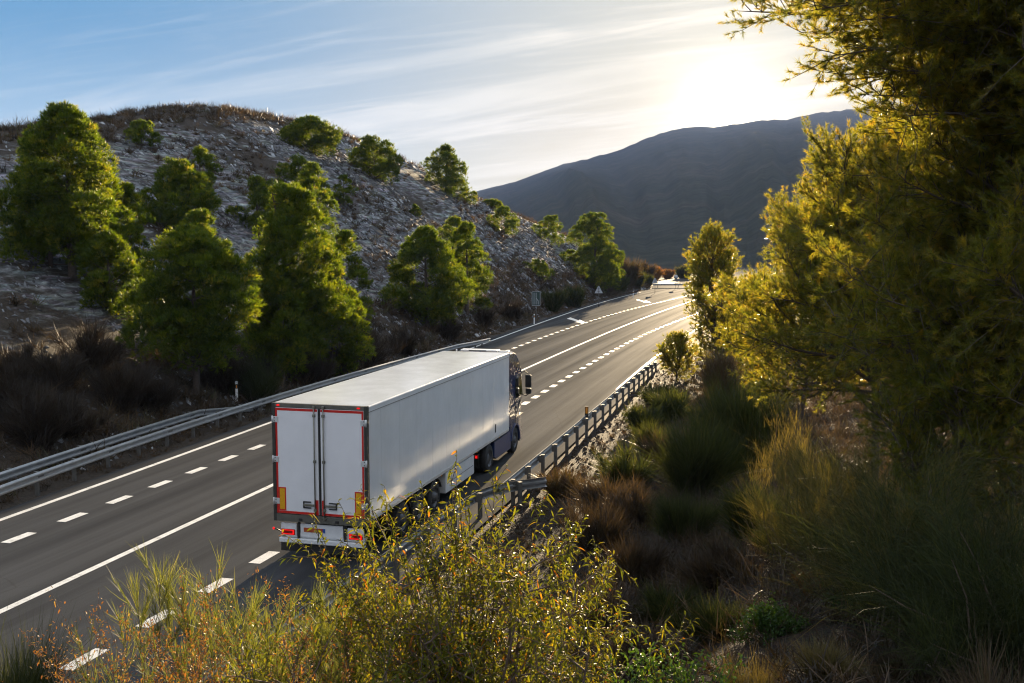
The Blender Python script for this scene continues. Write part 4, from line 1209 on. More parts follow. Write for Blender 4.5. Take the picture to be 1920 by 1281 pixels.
place_pine("pine_tree", "pointed light green pine beside the broad dark pine beyond the shale chute", 876, 590, 420, 92, 27, base=0.03, lobes=30, top=0.2)
place_pine("pine_tree", "feathery dark pine standing on the skyline of the hill", 836, 362, 274, 84, 28, base=0.0, lobes=20, top=0.12, fullest=0.25)
place_pine("pine_tree", "tall green pine at the hill's end, before the far mountain", 1112, 540, 400, 92, 29, base=0.02, fullest=0.4, lobes=36, top=0.4)
place_pine("pine_tree", "yellowish pine leaning out below the tall pine at the hill's end", 1142, 545, 458, 44, 129, base=0.02, lobes=16)
B = dict(bush=True, base=0.0, top=0.45, fullest=0.35)
G2 = "bushes on the hillside"
def bush(label, px, pb, pt, w, seed, **kw):
    place_pine("pine_bush", label, px, pb, pt, w, seed, group=G2, cat="bush", **{**B, **kw})
bush("yellow-green bush just under the ridge, above the bare shale", 266, 274, 228, 56, 31, lobes=12)
bush("wide dark bush hugging the ridge, highest of the ridge bushes", 584, 288, 219, 98, 32, lobes=20)
bush("dark bush with a humped top on the ridge, second below the crest", 702, 336, 257, 100, 33, lobes=22)
bush("small round bush on open shale beside the tight pine cluster", 645, 388, 333, 42, 34, lobes=10)
bush("tiny bright bush in the middle of the bare shale slope", 777, 406, 387, 22, 35, lobes=6)
bush("low round bush at the foot of the skyline pine", 874, 380, 355, 38, 36, lobes=7)
bush("flat bush on the descending skyline near the mountain's edge", 922, 391, 375, 42, 37, lobes=8)
bush("rounded bush below the flat skyline bush", 940, 438, 388, 58, 38, lobes=12)
bush("ball-shaped bush on the hill's tail, before the mountain", 1028, 458, 406, 56, 39, lobes=12)
bush("small dark bush just below the ball-shaped bush", 1068, 500, 470, 50, 40, lobes=9)
bush("small green bush at the shale's lower edge above the lane panel", 1005, 520, 488, 54, 41, lobes=9)

# ------------------------------------------------ broom and scrub
def broom(h, seed, n_main=7, n_tip=60, spread=0.45, tip=0.45, w=0.006, droop=0.0, bare=0.35, twist=0.2, tint=(0.45, 0.2), up=1.2, n_side=3):
    """a broom bush: bare stems that end in brushes of fine upright twigs"""
    f = Foliage(seed); br = Foliage(seed + 900); rng = f.rng
    for i in range(n_main):
        a = rng.uniform(0, 2 * math.pi); s = spread * math.sqrt(rng.random())
        d = np.array([math.cos(a) * s, math.sin(a) * s, 1.0])
        L = h * rng.uniform(0.35, 1.08) * (1 - tip * 0.6)
        P = wander((rng.normal(0, 0.08 * h), rng.normal(0, 0.08 * h), -0.15), d, L, 6, rng, twist * 0.5, 0.05)
        br.tube(P, 0.008 + 0.006 * h, 0.004, 5)
        for u in np.linspace(bare, 1.0, n_side + 1):
            q = P[-1] * 0 + np.array([np.interp(u * 5, range(6), P[:, k]) for k in range(3)])
            n = int(n_tip * (0.5 + 0.5 * u))
            dd = unit(np.array([d[0], d[1], up]))
            D = dd + rng.normal(0, 0.28, (n, 3))
            C = q + rng.normal(0, 0.035 * h, (n, 3))
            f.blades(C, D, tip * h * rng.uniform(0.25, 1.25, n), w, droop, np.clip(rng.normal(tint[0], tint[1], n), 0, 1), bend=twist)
    return f, br

def put(name, label, cat, group, f, br, p, mat, bark=M_TWIG, rz=0, part="foliage"):
    root = empty(name, tuple(p), rz)
    tag(root, label, cat, group)
    if br is not None: br.build("stems", bark, root, True)
    f.build(part, mat, root)
    return root

def on_ground(px, y, dz=0.0):
    x = (px - PW / 2) / F * y
    for k in range(3):
        z = float(zt(x, y)); dep = depth_of((x, y, z)); x = (px - PW / 2) / F * dep
    return np.array([x, y, float(zt(x, y)) + dz])

def h_to(py, p):
    """height needed for a plant standing at p to reach image row py"""
    return at_depth(PW / 2, py, p[1])[2] - p[2]

# dark brooms along the far left edge of the road
k = 0
for px, pb, pt, wd, lab in [
    (1037, 586, 545, 66, "dark broom bush right behind the lane panel's post"),
    (1075, 577, 535, 56, "dark broom bush beside the triangular sign"),
    (1163, 550, 518, 50, "grey-green broom bush beyond the triangular sign"),
    (1192, 543, 510, 46, "rounded broom bush above the second merge arrow"),
    (1175, 538, 485, 44, "reddish leafless bush behind the row of dark brooms"),
    (1214, 537, 515, 30, "last low bush of the row before the junction")]:
    p = cast(px, pb); dep = depth_of(p); h = (pb - pt) / F * dep
    f, br = broom(h, 60 + k, n_main=26, n_tip=55, spread=0.6, tip=0.5, w=0.05, bare=0.15, tint=(0.35 if k != 4 else 0.8, 0.2), up=1.0)
    put("broom_bush", lab, "bush", "broom bushes beside the road", f, br, p, M_BROOM if k != 4 else M_DRY); k += 1
# brooms at the hill's foot behind the guardrails
for px, pb, pt, lab in [
    (170, 700, 600, "tall feathery grey-green broom bush under the slim hillside pines"),
    (480, 760, 650, "broom bush behind the guardrails under the dark cone-shaped pine"),
    (70, 840, 720, "brown dry broom bush behind the guardrails near the frame's edge"),
    (120, 820, 730, "brown dry broom bush next to its twin behind the guardrails"),
    (690, 690, 615, "dark scrubby bush at the foot of the open shale chute"),
    (760, 670, 610, "brownish scrubby bush between the shale chute and the guardrail"),
    (840, 640, 590, "low scrubby bush above the guardrail's far end"),
    (20, 800, 690, "dark scrubby bush cut by the frame's edge below the pale shale"),
    (225, 770, 670, "dark scrubby bush below the feathery grey-green broom"),
    (290, 770, 690, "dark scrubby bush just behind the ramped guardrail end"),
    (420, 735, 655, "dark scrubby bush beside the forked bare trunk"),
    (580, 725, 650, "dark scrubby bush under the glowing layered pine"),
    (640, 705, 640, "dark scrubby bush between the glowing layered pine and the shale chute"),
    (100, 740, 650, "olive scrubby bush on loose shale above the brown dry twins"),
    (45, 715, 640, "dry scrubby bush on the bare patch below the spreading pine boughs"),
    (5, 745, 670, "dry scrubby bush on loose stones beside the frame's edge"),
    (130, 725, 655, "dry scrubby bush under the rounded young pine"),
    (905, 615, 575, "small scrubby bush under the pointed light green pine"),
    (960, 605, 560, "low bush of the hill's foot nearest the lane panel")]:
    p = cast(px, pb); dep = depth_of(p); h = (pb - pt) / F * dep
    f, br = broom(h, 80 + k, n_main=22, n_tip=60, spread=0.85, tip=0.42, w=0.018, bare=0.1, tint=(0.05, 0.12), twist=0.35)  # low tint puts the shade under the pines into the stem colour
    put("broom_bush", lab, "bush", "broom bushes at the hill's foot", f, br, p, M_BROOM if pb < 700 and px < 300 or px == 480 else M_DRY); k += 1

# scrub and stones over the hillside (uncountable)
def hill_cover():
    f = Foliage(301); rng = f.rng
    n = 12000
    y = rng.uniform(22, 205, n); tq = rng.random(n)
    D = _D(y); dl = TOE - 0.6 + tq * (D - TOE + 4)
    x = XL(y) - dl / cosq(y)
    dens = np.where(tq > 0.80, 1.0, np.where(tq < 0.16, 0.9, 0.10)) + 0.5 * (fbm(x * 0.07, y * 0.07, 71, 3) > 0.10)
    keep = rng.random(n) < dens
    x, y = x[keep], y[keep]; z = zt(x, y)
    m = len(x); sz = rng.uniform(0.25, 0.8, m) * np.where(tq[keep] > 0.78, 1.25, np.where(tq[keep] < 0.18, 1.5, 1.0)) * (1 + 0.5 * (rng.random(m) < 0.12))
    k = 26
    C = np.repeat(np.stack([x, y, z], 1), k, 0) + rng.normal(0, 0.10, (m * k, 3)) * np.repeat(sz, k)[:, None] * np.array([1.6, 1.6, 0.3])
    D_ = rng.normal(0, 0.75, (m * k, 3)); D_[:, 2] = np.abs(D_[:, 2]) + 0.35
    tn = np.repeat(np.clip(rng.normal(0.5, 0.3, m), 0, 1), k)
    f.blades(C, D_, np.repeat(sz, k) * rng.uniform(0.6, 1.2, m * k), 0.035, 0.1, tn)
    o = f.build("hill_scrub", M_DRY); tag(o, kind='stuff')
    # slabs of shale lying along the bedding
    rng = np.random.default_rng(77); n = 30000
    y = rng.uniform(24, 200, n); tq = rng.random(n) ** 0.9
    D = _D(y); dl = TOE - 1.2 + tq * (D - TOE); x = XL(y) - dl / cosq(y)
    keep = (fbm(x * 0.10, y * 0.10, 15, 3) > -0.22) & (rng.random(n) < np.where(tq > 0.85, 0.25, 1))
    x, y = x[keep], y[keep]; z = zt(x, y); n = len(x)
    s = rng.lognormal(-2.45, 0.45, n)[:, None] * np.clip(y / 80, 0.6, 1.3)[:, None]
    ax = unit(np.array([0.55, -0.35, -0.45]) + rng.normal(0, 0.17, (n, 3)))
    nn = unit(np.array([0.35, -0.45, 0.75]) + rng.normal(0, 0.17, (n, 3)))
    bx_ = unit(np.cross(nn, ax)); nn = np.cross(ax, bx_)
    c = np.stack([x, y, z + 0.03], 1)
    A = ax * s * rng.uniform(0.8, 1.8, (n, 1)); Bv = bx_ * s * rng.uniform(0.35, 0.8, (n, 1)); Cn = nn * s * rng.uniform(0.08, 0.2, (n, 1))
    jit = lambda: 1 + rng.normal(0, 0.22, (n, 1))
    V = np.stack([c + sa * A * jit() + sb * Bv * jit() + sc * Cn for sa in (-1, 1) for sb in (-1, 1) for sc in (-1, 1)], 1).reshape(-1, 3)
    q = np.array([[0, 1, 3, 2], [4, 6, 7, 5], [0, 4, 5, 1], [2, 3, 7, 6], [0, 2, 6, 4], [1, 5, 7, 3]])
    T = (np.arange(n)[:, None, None] * 8 + q[None]).reshape(-1, 4)
    me = np_mesh("shale_fragments", V, T, M_SHALE, np.repeat(rng.random(n), 8))
    tag(link_mesh("shale_fragments", me), kind='stuff')
def shale_mat():
    m, nt, b, o = new_mat("shale_slab")
    at = nd(nt, "ShaderNodeAttribute", attribute_name="tint")
    tc = nd(nt, "ShaderNodeTexCoord"); n = nd(nt, "ShaderNodeTexNoise", Scale=4.0, Detail=6.0, Roughness=0.7); nt.links.new(tc.outputs['Object'], n.inputs['Vector'])
    c = ramp(nt, at.outputs['Fac'], [(0.0, (0.04, 0.038, 0.038)), (0.45, (0.10, 0.10, 0.107)), (0.8, (0.22, 0.228, 0.245)), (1.0, (0.46, 0.475, 0.50))])
    nt.links.new(mixc(nt, 0.6, c, ramp(nt, n.outputs[0], [(0.35, (0.55, 0.53, 0.5)), (0.65, (1.15, 1.15, 1.15))]), 'MULTIPLY'), b.inputs['Base Color'])
    b.inputs['Roughness'].default_value = 0.7
    return m
M_SHALE = shale_mat()
hill_cover()

# litter, gravel and small dry plants on the verge and bank (uncountable)
def verge_cover():
    rng = np.random.default_rng(88); n = 6500
    y = rng.uniform(14, 75, n); dr = 1.0 + rng.random(n) ** 1.3 * 9
    x = XR(y) + dr / cosq(y); z = zt(x, y)
    c = np.stack([x, y, z + 0.01], 1)
    s = rng.lognormal(-3.5, 0.55, n)[:, None]
    V = []
    A = unit(rng.normal(0, 1, (n, 3))); Bv = unit(np.cross(A, rng.normal(0, 1, (n, 3)))); Cn = np.cross(A, Bv)
    for d in (A, -A, Bv, -Bv, Cn, -Cn):
        V.append(c + d * s * rng.uniform(0.7, 1.4, (n, 1)))
    V = np.stack(V, 1).reshape(-1, 3)
    q = np.array([[0, 2, 4], [2, 1, 4], [1, 3, 4], [3, 0, 4], [2, 0, 5], [1, 2, 5], [3, 1, 5], [0, 3, 5]])
    T = (np.arange(n)[:, None, None] * 6 + q[None]).reshape(-1, 3)
    tag(link_mesh("gravel", np_mesh("gravel", V, T, M_GRAVEL, np.repeat(rng.random(n), 6))), kind='stuff')
    f = Foliage(302); rng = f.rng
    n = 13000
    y = rng.uniform(4, 78, n); dr = 1.6 + rng.random(n) * 24
    x = XR(y) + dr / cosq(y)
    keep = rng.random(n) < np.where(dr < 3.4, 0.40, 0.95)
    x, y = x[keep], y[keep]; z = zt(x, y); m = len(x)
    sz = rng.uniform(0.12, 0.5, m) * np.where(x - XR(y) > 5, 1.6, 0.7) * np.clip(y / 16, 0.35, 1.0); k = 26
    C = np.repeat(np.stack([x, y, z], 1), k, 0) + rng.normal(0, 0.12, (m * k, 3)) * np.repeat(sz, k)[:, None] * np.array([1.8, 1.8, 0.2])
    D_ = rng.normal(0, 0.8, (m * k, 3)); D_[:, 2] = np.abs(D_[:, 2]) + 0.4
    f.blades(C, D_, np.repeat(sz, k) * rng.uniform(0.6, 1.3, m * k), 0.012, 0.15, np.repeat(np.clip(rng.normal(0.4, 0.28, m), 0, 1), k))
    tag(f.build("dry_undergrowth", M_DRY), kind='stuff')
    # strip of dry grass between the guardrail and the hill
    f = Foliage(303); rng = f.rng; n = 2600
    y = rng.uniform(18, 190, n); dl = 1.0 + rng.random(n) * 3.0; x = XL(y) - dl / cosq(y)
    z = zt(x, y); k = 18; sz = rng.uniform(0.08, 0.34, n)
    C = np.repeat(np.stack([x, y, z], 1), k, 0) + rng.normal(0, 0.1, (n * k, 3)) * np.array([1, 1, 0.1])
    D_ = rng.normal(0, 0.6, (n * k, 3)); D_[:, 2] = np.abs(D_[:, 2]) + 0.5
    f.blades(C, D_, np.repeat(sz, k) * rng.uniform(0.6, 1.3, n * k), 0.018, 0.1, np.repeat(np.clip(rng.normal(0.45, 0.25, n), 0, 1), k))
    tag(f.build("verge_grass", M_DRY), kind='stuff')
M_GRAVEL = plain("gravel_stones", (0.055, 0.040, 0.029), 0.8, spec=0.05, var=0.5, scale=3.0)
verge_cover()

# ------------------------------------------------ near pines with open boughs
def open_pine(h, seed, rmax, crown0=0.2, n_limb=26, prof=None, needle=0.085, w=0.006, k=34, tuft_gap=0.14, trunk_r=0.10, up=0.35, sub=7, dens=1.0, az=None, limb_sag=0.0, spread=0.55, tint=(0.45, 0.2), extra=()):
    f = Foliage(seed); br = Foliage(seed + 700); rng = f.rng
    P = wander((0, 0, -0.4), (0, 0, 1), h + 0.4, 10, rng, 0.04)
    br.tube(P, trunk_r, 0.015, 8)
    prof = prof or (lambda t: np.interp(t, [0, 0.25, 0.6, 1], [0.7, 1.0, 0.75, 0.12]))
    C, D = [], []
    limbs = []
    for i in range(n_limb):
        t = (i + rng.random()) / n_limb
        z = h * (crown0 + (1 - crown0) * t * 0.97)
        a = (i * 2.39996 + rng.normal(0, 0.35)) if az is None else rng.uniform(*az)
        L = rmax * float(prof(t)) * rng.uniform(0.75, 1.1)
        q = np.array([np.interp(z, P[:, 2], P[:, c]) for c in range(3)])
        d = np.array([math.cos(a), math.sin(a), up + 0.5 * t - limb_sag * (1 - t)])
        limbs.append((wander(q, d, L, 7, rng, 0.13, 0.035), L))
    for e in extra:                       # boughs that reach out to a given point
        e = np.array(e); z = min(h * 0.95, e[2] + rng.uniform(-0.6, 0.5))
        q = np.array([np.interp(z, P[:, 2], P[:, c]) for c in range(3)])
        m_ = (q + e) / 2 + np.array([0, 0, rng.uniform(0.05, 0.35)])
        tt_ = np.linspace(0, 1, 7)[:, None]
        limbs.append((q * (1 - tt_) ** 2 + 2 * m_ * tt_ * (1 - tt_) + e * tt_ ** 2, float(np.linalg.norm(e - q)) * 0.9))
    for B_, L in limbs:
        br.tube(B_, 0.012 + 0.016 * L, 0.005, 5)
        ns = max(3, int(sub * L * dens))
        for s in range(ns):
            u = rng.uniform(0.22, 1.0)
            b0 = np.array([np.interp(u * 6, range(7), B_[:, c]) for c in range(3)])
            dl = unit(B_[min(6, int(u * 6) + 1)] - B_[int(u * 6) if u < 1 else 5])
            sd = unit(dl * 0.8 + rng.normal(0, 0.65, 3) + np.array([0, 0, 0.25]))
            Ls = (0.25 + 0.42 * L * (1 - u * 0.75)) * rng.uniform(0.6, 1.15)
            S_ = wander(b0, sd, Ls, 5, rng, 0.16, 0.05)
            br.tube(S_, 0.008, 0.003, 4)
            nt_ = max(2, int(Ls / tuft_gap))
            for v in np.linspace(0.25, 1.0, nt_):
                c = np.array([np.interp(v * 4, range(5), S_[:, e]) for e in range(3)])
                dd = unit(S_[-1] - S_[-2]) + rng.normal(0, 0.5 * (1.1 - v), 3) + np.array([0, 0, 0.15])
                C.append(c); D.append(dd)
                if v < 0.99:   # a short side shoot
                    e = unit(dd + rng.normal(0, 0.8, 3)); C.append(c + e * 0.10 * needle / 0.085); D.append(e)
        C.append(B_[-1]); D.append(B_[-1] - B_[-2])
    C, D = np.array(C), unit(np.array(D))
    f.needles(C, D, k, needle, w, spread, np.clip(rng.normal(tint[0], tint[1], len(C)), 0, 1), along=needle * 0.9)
    return f, br

def put_open(label, px, y, py_top, seed, **kw):
    p = on_ground(px, y)
    h = h_to(py_top, p)
    if 'reach' in kw:
        kw['extra'] = [at_depth(*e) - p for e in kw.pop('reach')]
    f, br = open_pine(h, seed, **kw)
    root = empty("pine_tree", tuple(p)); tag(root, label, "pine tree", "pines on the verge side")
    br.build("trunk", M_BARK, root, True); f.build("crown", M_PINE2, root)
    return root
put_open("slim young pine with a visible straight trunk beside the end of the verge guardrail", 1346, 56, 428, 401, rmax=2.2, crown0=0.13, n_limb=84, dens=1.4, needle=0.17, w=0.020, k=26, tuft_gap=0.20, trunk_r=0.10, up=0.7, sub=6, prof=lambda t: np.interp(t, [0, 0.2, 0.5, 0.8, 1], [0.55, 0.9, 1.0, 0.72, 0.15]))
put_open("low bushy pine spilling over the end of the verge guardrail", 1268, 61, 632, 402, rmax=1.55, crown0=0.0, n_limb=40, dens=1.4, needle=0.17, w=0.02, k=26, tuft_gap=0.2, trunk_r=0.05, up=0.8, sub=7)
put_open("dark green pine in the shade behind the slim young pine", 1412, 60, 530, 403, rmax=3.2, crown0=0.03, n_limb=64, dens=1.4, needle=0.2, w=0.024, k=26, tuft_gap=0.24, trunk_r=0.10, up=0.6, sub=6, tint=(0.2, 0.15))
put_open("golden backlit pine on a thin dark trunk among the brooms", 1490, 27, 375, 404, rmax=2.6, crown0=0.34, n_limb=70, dens=1.35, needle=0.11, w=0.009, k=32, tuft_gap=0.14, trunk_r=0.085, up=0.35, sub=8, prof=lambda t: np.interp(t, [0, 0.3, 0.7, 1], [0.8, 1.0, 0.8, 0.25]))
put_open("second golden pine with wide boughs crowding the thin-trunked one", 1640, 22, 255, 405, rmax=3.0, crown0=0.30, n_limb=80, dens=1.3, needle=0.11, w=0.009, k=32, tuft_gap=0.14, trunk_r=0.10, up=0.35, sub=8, prof=lambda t: np.interp(t, [0, 0.3, 0.7, 1], [0.85, 1.0, 0.8, 0.3]))
put_open("largest pine, its boughs hanging in from the frame's edge against the sky", 2010, 14.5, -420, 406, rmax=5.2, crown0=0.20, n_limb=165, dens=1.25, needle=0.10, w=0.007, k=36, tuft_gap=0.125, trunk_r=0.20, up=0.22, sub=8, limb_sag=0.1, az=(math.pi - 2.0, math.pi + 1.9), reach=[(1500, -25, 13.5), (1520, 20, 13.0), (1545, 62, 14.0), (1560, 105, 13.2), (1580, 140, 13.8), (1600, 40, 13.0), (1610, 100, 14.2), (1625, 178, 13.4), (1660, 205, 14.0), (1690, 218, 13.0), (1650, 60, 13.6), (1690, 130, 13.1), (1720, 170, 14.0), (1740, 80, 13.0), (1760, 10, 13.5), (1640, -10, 14), (1570, 10, 14.2), (1800, 60, 13), (1790, 140, 13.6), (1750, 215, 13.2)], prof=lambda t: np.interp(t, [0, 0.22, 0.40, 0.47, 0.60, 0.80, 1], [0.74, 0.78, 0.60, 0.72, 1.08, 1.12, 0.5]))
put_open("young bright green pine low among the brooms under the largest pine", 1800, 13.5, 590, 407, rmax=1.9, crown0=0.1, n_limb=60, dens=1.4, needle=0.10, w=0.007, k=34, tuft_gap=0.13, trunk_r=0.06, up=0.5, sub=8, tint=(0.35, 0.2))

# ------------------------------------------------ brooms and shrubs on the verge side
VB = "broom bushes on the verge side"
def vbroom(label, px, y, py_top, seed, mat=M_BROOM, name="broom_bush", cat="bush", **kw):
    p = on_ground(px, y); h = max(0.4, h_to(py_top, p))
    f, br = broom(h, seed, **kw)
    return put(name, label, cat, VB, f, br, p, mat)
vbroom("grey-green broom bush nearest the gravel verge, opposite the cab", 1225, 38, 785, 501, n_main=30, n_tip=50, spread=1.0, tip=0.5, w=0.012, bare=0.2, tint=(0.35, 0.2))
vbroom("large feathery grey-green broom bush in the middle of the bank", 1300, 31, 775, 502, n_main=40, n_tip=60, spread=0.9, tip=0.5, w=0.010, bare=0.15, tint=(0.3, 0.2))
vbroom("tall slender grey-green broom bush under the slim young pine", 1400, 34, 715, 503, n_main=34, n_tip=80, spread=0.5, tip=0.55, w=0.012, bare=0.15, tint=(0.35, 0.2))
vbroom("pale pinkish dry bush at the slim young pine's foot", 1350, 50, 665, 504, M_DRY, n_main=24, n_tip=60, spread=0.5, tip=0.5, w=0.02, tint=(0.75, 0.15))
vbroom("tall straw-coloured plumed grass below the thin dark trunk", 1455, 24, 690, 505, M_STRAW, "plumed_grass", "grass", n_main=5, n_tip=30, spread=0.12, tip=0.2, w=0.007, bare=0.7, tint=(0.3, 0.2))
vbroom("grey tangled dry broom bush in the dark hollow under the golden pines", 1560, 19, 770, 506, n_main=26, n_tip=55, spread=0.9, tip=0.45, w=0.006, droop=0.25, twist=0.5, tint=(0.75, 0.2))
vbroom("pale spiky broom bush left of the great weeping broom", 1500, 16.5, 850, 507, n_main=16, n_tip=50, spread=0.8, tip=0.45, w=0.005, droop=0.1, tint=(0.8, 0.15))
vbroom("great weeping broom bush with drooping green strands, largest on the bank", 1700, 11.5, 760, 508, n_main=40, n_tip=70, spread=0.8, tip=0.42, w=0.0052, droop=0.55, twist=0.5, bare=0.2, tint=(0.55, 0.3), n_side=5)  # raised tint paints sunlit strands into a bush standing in shadow
vbroom("second weeping broom bush with long strands at the frame's edge", 1890, 9.5, 760, 509, n_main=30, n_tip=60, spread=0.8, tip=0.45, w=0.0045, droop=0.5, twist=0.5, bare=0.2, tint=(0.2, 0.2), n_side=5)
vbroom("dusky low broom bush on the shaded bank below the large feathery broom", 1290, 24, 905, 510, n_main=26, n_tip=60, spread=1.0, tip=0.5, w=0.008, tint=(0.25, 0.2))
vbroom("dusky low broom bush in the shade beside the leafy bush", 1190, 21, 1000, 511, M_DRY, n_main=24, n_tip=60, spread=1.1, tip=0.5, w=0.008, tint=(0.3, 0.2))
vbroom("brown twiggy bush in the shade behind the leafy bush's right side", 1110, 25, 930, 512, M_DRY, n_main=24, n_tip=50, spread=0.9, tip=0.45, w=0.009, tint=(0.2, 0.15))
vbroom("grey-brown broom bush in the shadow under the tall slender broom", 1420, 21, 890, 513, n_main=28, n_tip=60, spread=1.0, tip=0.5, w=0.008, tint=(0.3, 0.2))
vbroom("brown dry bush beside the flared end of the guardrail", 1052, 32.6, 868, 514, M_DRY, n_main=22, n_tip=45, spread=1.2, tip=0.45, w=0.012, tint=(0.7, 0.2), twist=0.5)
vbroom("reddish dry bush in the dark between the weeping broom and the green bush", 1520, 13.5, 1060, 515, M_RUST, n_main=18, n_tip=40, spread=0.9, tip=0.45, w=0.005, tint=(0.1, 0.1))
vbroom("straw tuft beside the oval-leaved bush", 1408, 9.2, 1195, 516, M_STRAW, "grass_tuft", "grass", n_main=14, n_tip=40, spread=0.5, tip=0.7, w=0.003, droop=0.15, bare=0.1)
vbroom("wide olive straw tuft under the weeping broom", 1545, 9.0, 1210, 517, M_STRAW, "grass_tuft", "grass", n_main=26, n_tip=60, spread=1.0, tip=0.8, w=0.003, droop=0.2, bare=0.05, tint=(0.1, 0.15))
vbroom("thin grey sprigs in the darkest bottom corner", 1870, 7.5, 1190, 518, M_DRY, "grass_tuft", "grass", n_main=14, n_tip=40, spread=0.9, tip=0.6, w=0.003, tint=(0.7, 0.2))
for px, y, py, sd, mt, lab in [
    (1250, 17, 1075, 551, M_BROOM, "low grey-green broom in the dark hollow above the oval-leaved bush"),
    (1345, 18, 1000, 552, M_DRY, "brown broom in deep shade under the dusky low broom"),
    (1135, 17, 1085, 553, M_DRY, "dark twiggy bush against the almond bush's shaded flank"),
    (1470, 17.5, 960, 554, M_BROOM, "shaded broom between the pale spiky broom and the grey-brown one"),
    (1225, 12.5, 1165, 555, M_DRY, "withered brown bush just above the bright oval-leaved bush"),
    (1580, 15.5, 960, 556, M_BROOM, "slim broom rising behind the weeping broom's pale tips"),
    (1180, 27, 900, 557, M_DRY, "dry brown bush at the inner edge of the gravel verge"),
    (1700, 9.2, 1190, 558, M_DRY, "dark withered bush at the weeping broom's foot"),
    (1340, 13.5, 1090, 559, M_BROOM, "grey feathery broom beside the dark green leafy bush"),
    (1168, 33, 832, 561, M_BROOM, "olive broom bush at the gravel's edge, level with the lorry's drive wheel"),
    (1206, 44, 752, 562, M_BROOM, "olive broom bush leaning to the middle posts of the verge guardrail"),
    (1236, 51, 712, 563, M_BROOM, "slight olive broom behind the guardrail just before the low bushy pine"),
    (1140, 28.5, 885, 564, M_DRY, "brown broom where the gravel meets the scrub above the almond bush"),
    (1262, 36, 800, 565, M_DRY, "brownish dry broom squeezed between the two biggest grey-green brooms"),
    (1345, 40, 740, 566, M_BROOM, "tall dusky broom standing behind the large feathery broom"),
    (1260, 46, 725, 560, M_BROOM, "small broom bush crowding the last posts of the verge guardrail")]:
    vbroom(lab, px, y, py, sd, mt, n_main=30, n_tip=60, spread=1.15, tip=0.5, w=0.0005 * y, twist=0.35, droop=0.08, bare=0.1, tint=(0.25, 0.25))
# plumes in front of the road
PB = "green broom plumes beside the road"
def plume(label, px, y, py_top, seed, ph=0.9, n=150, **kw):
    n = int(n * 3.0)
    """one tall stem with a brush of fine green twigs at its end"""
    p = on_ground(px, y); h = h_to(py_top, p)
    f = Foliage(seed); br = Foliage(seed + 1); rng = f.rng
    for j in range(kw.get('m', 3)):
        P = wander((rng.normal(0, .08), rng.normal(0, .08), -0.1), (rng.normal(0, 0.06), rng.normal(0, .06), 1), h - ph * rng.uniform(0.35, 0.75), 8, rng, 0.05, 0.04)
        br.tube(P, 0.012, 0.004, 5)
        for q_ in range(15):
            u = rng.uniform(0.60, 1.0)
            q = np.array([np.interp(u * 7, range(8), P[:, c]) for c in range(3)])
            S_ = wander(q, np.array([0, 0, 1.0]) + rng.normal(0, 0.34, 3) * np.array([1, 1, 0.3]), ph * rng.uniform(0.30, 0.62), 5, rng, 0.06, 0.03)
            br.tube(S_, 0.003, 0.0015, 4)
            k_ = n // 13
            v = rng.random(k_)
            C = np.stack([np.interp(v * 4, range(5), S_[:, c]) for c in range(3)], 1)
            D = unit(S_[-1] - S_[0]) + rng.normal(0, 0.22, (k_, 3))
            f.blades(C, D, ph * rng.uniform(0.14, 0.42, k_), 0.0040, rng.normal(0.0, 0.05, k_), np.clip(rng.normal(0.35, 0.25, k_), 0, 1), bend=0.15)
        # sparse brush lower down
        for u in rng.uniform(0.35, 0.72, 6):
            q = np.array([np.interp(u * 7, range(8), P[:, c]) for c in range(3)])
            D = np.array([0, 0, .8]) + rng.normal(0, 0.5, (12, 3))
            f.blades(np.repeat(q[None], 12, 0), D, ph * rng.uniform(0.15, 0.35, 12), 0.004, 0.0, np.clip(rng.normal(0.5, 0.25, 12), 0, 1))
    return put("broom_plume", label, "bush", PB, f, br, p, M_PLUME)
plume("tallest green broom plume in front of the road's dashed line", 292, 11.5, 1040, 521, 0.85, 170, m=2)
plume("green broom plume whose tip crosses the dash nearest the lorry's wheels", 395, 11.8, 1022, 522, 1.0, 240, m=3)
plume("wide green broom plume between the lorry's shadow and the rusty herbs", 478, 11.2, 1070, 523, 0.95, 300, m=5)
plume("thin green broom plume leaning over the asphalt at the clump's end", 215, 11.0, 1130, 524, 0.8, 120, m=2)
plume("soft green broom plume just left of the leafy bush", 600, 10.0, 1085, 525, 0.75, 260, m=4)
plume("soft green broom plume overlapping the leafy bush", 700, 9.8, 1075, 526, 0.75, 260, m=4)
plume("short green broom plume low between its neighbours and the leafy bush", 540, 9.4, 1150, 527, 0.7, 200, m=4)
p = on_ground(18, 15.6); f, br = broom(max(0.5, h_to(1205, p)), 530, n_main=22, n_tip=70, spread=0.7, tip=0.75, w=0.006, bare=0.05, tint=(0.25, 0.2))
put("grass_tuft", "green grass tuft alone at the asphalt's edge in the corner", "grass", None, f, br, p, M_BROOM)

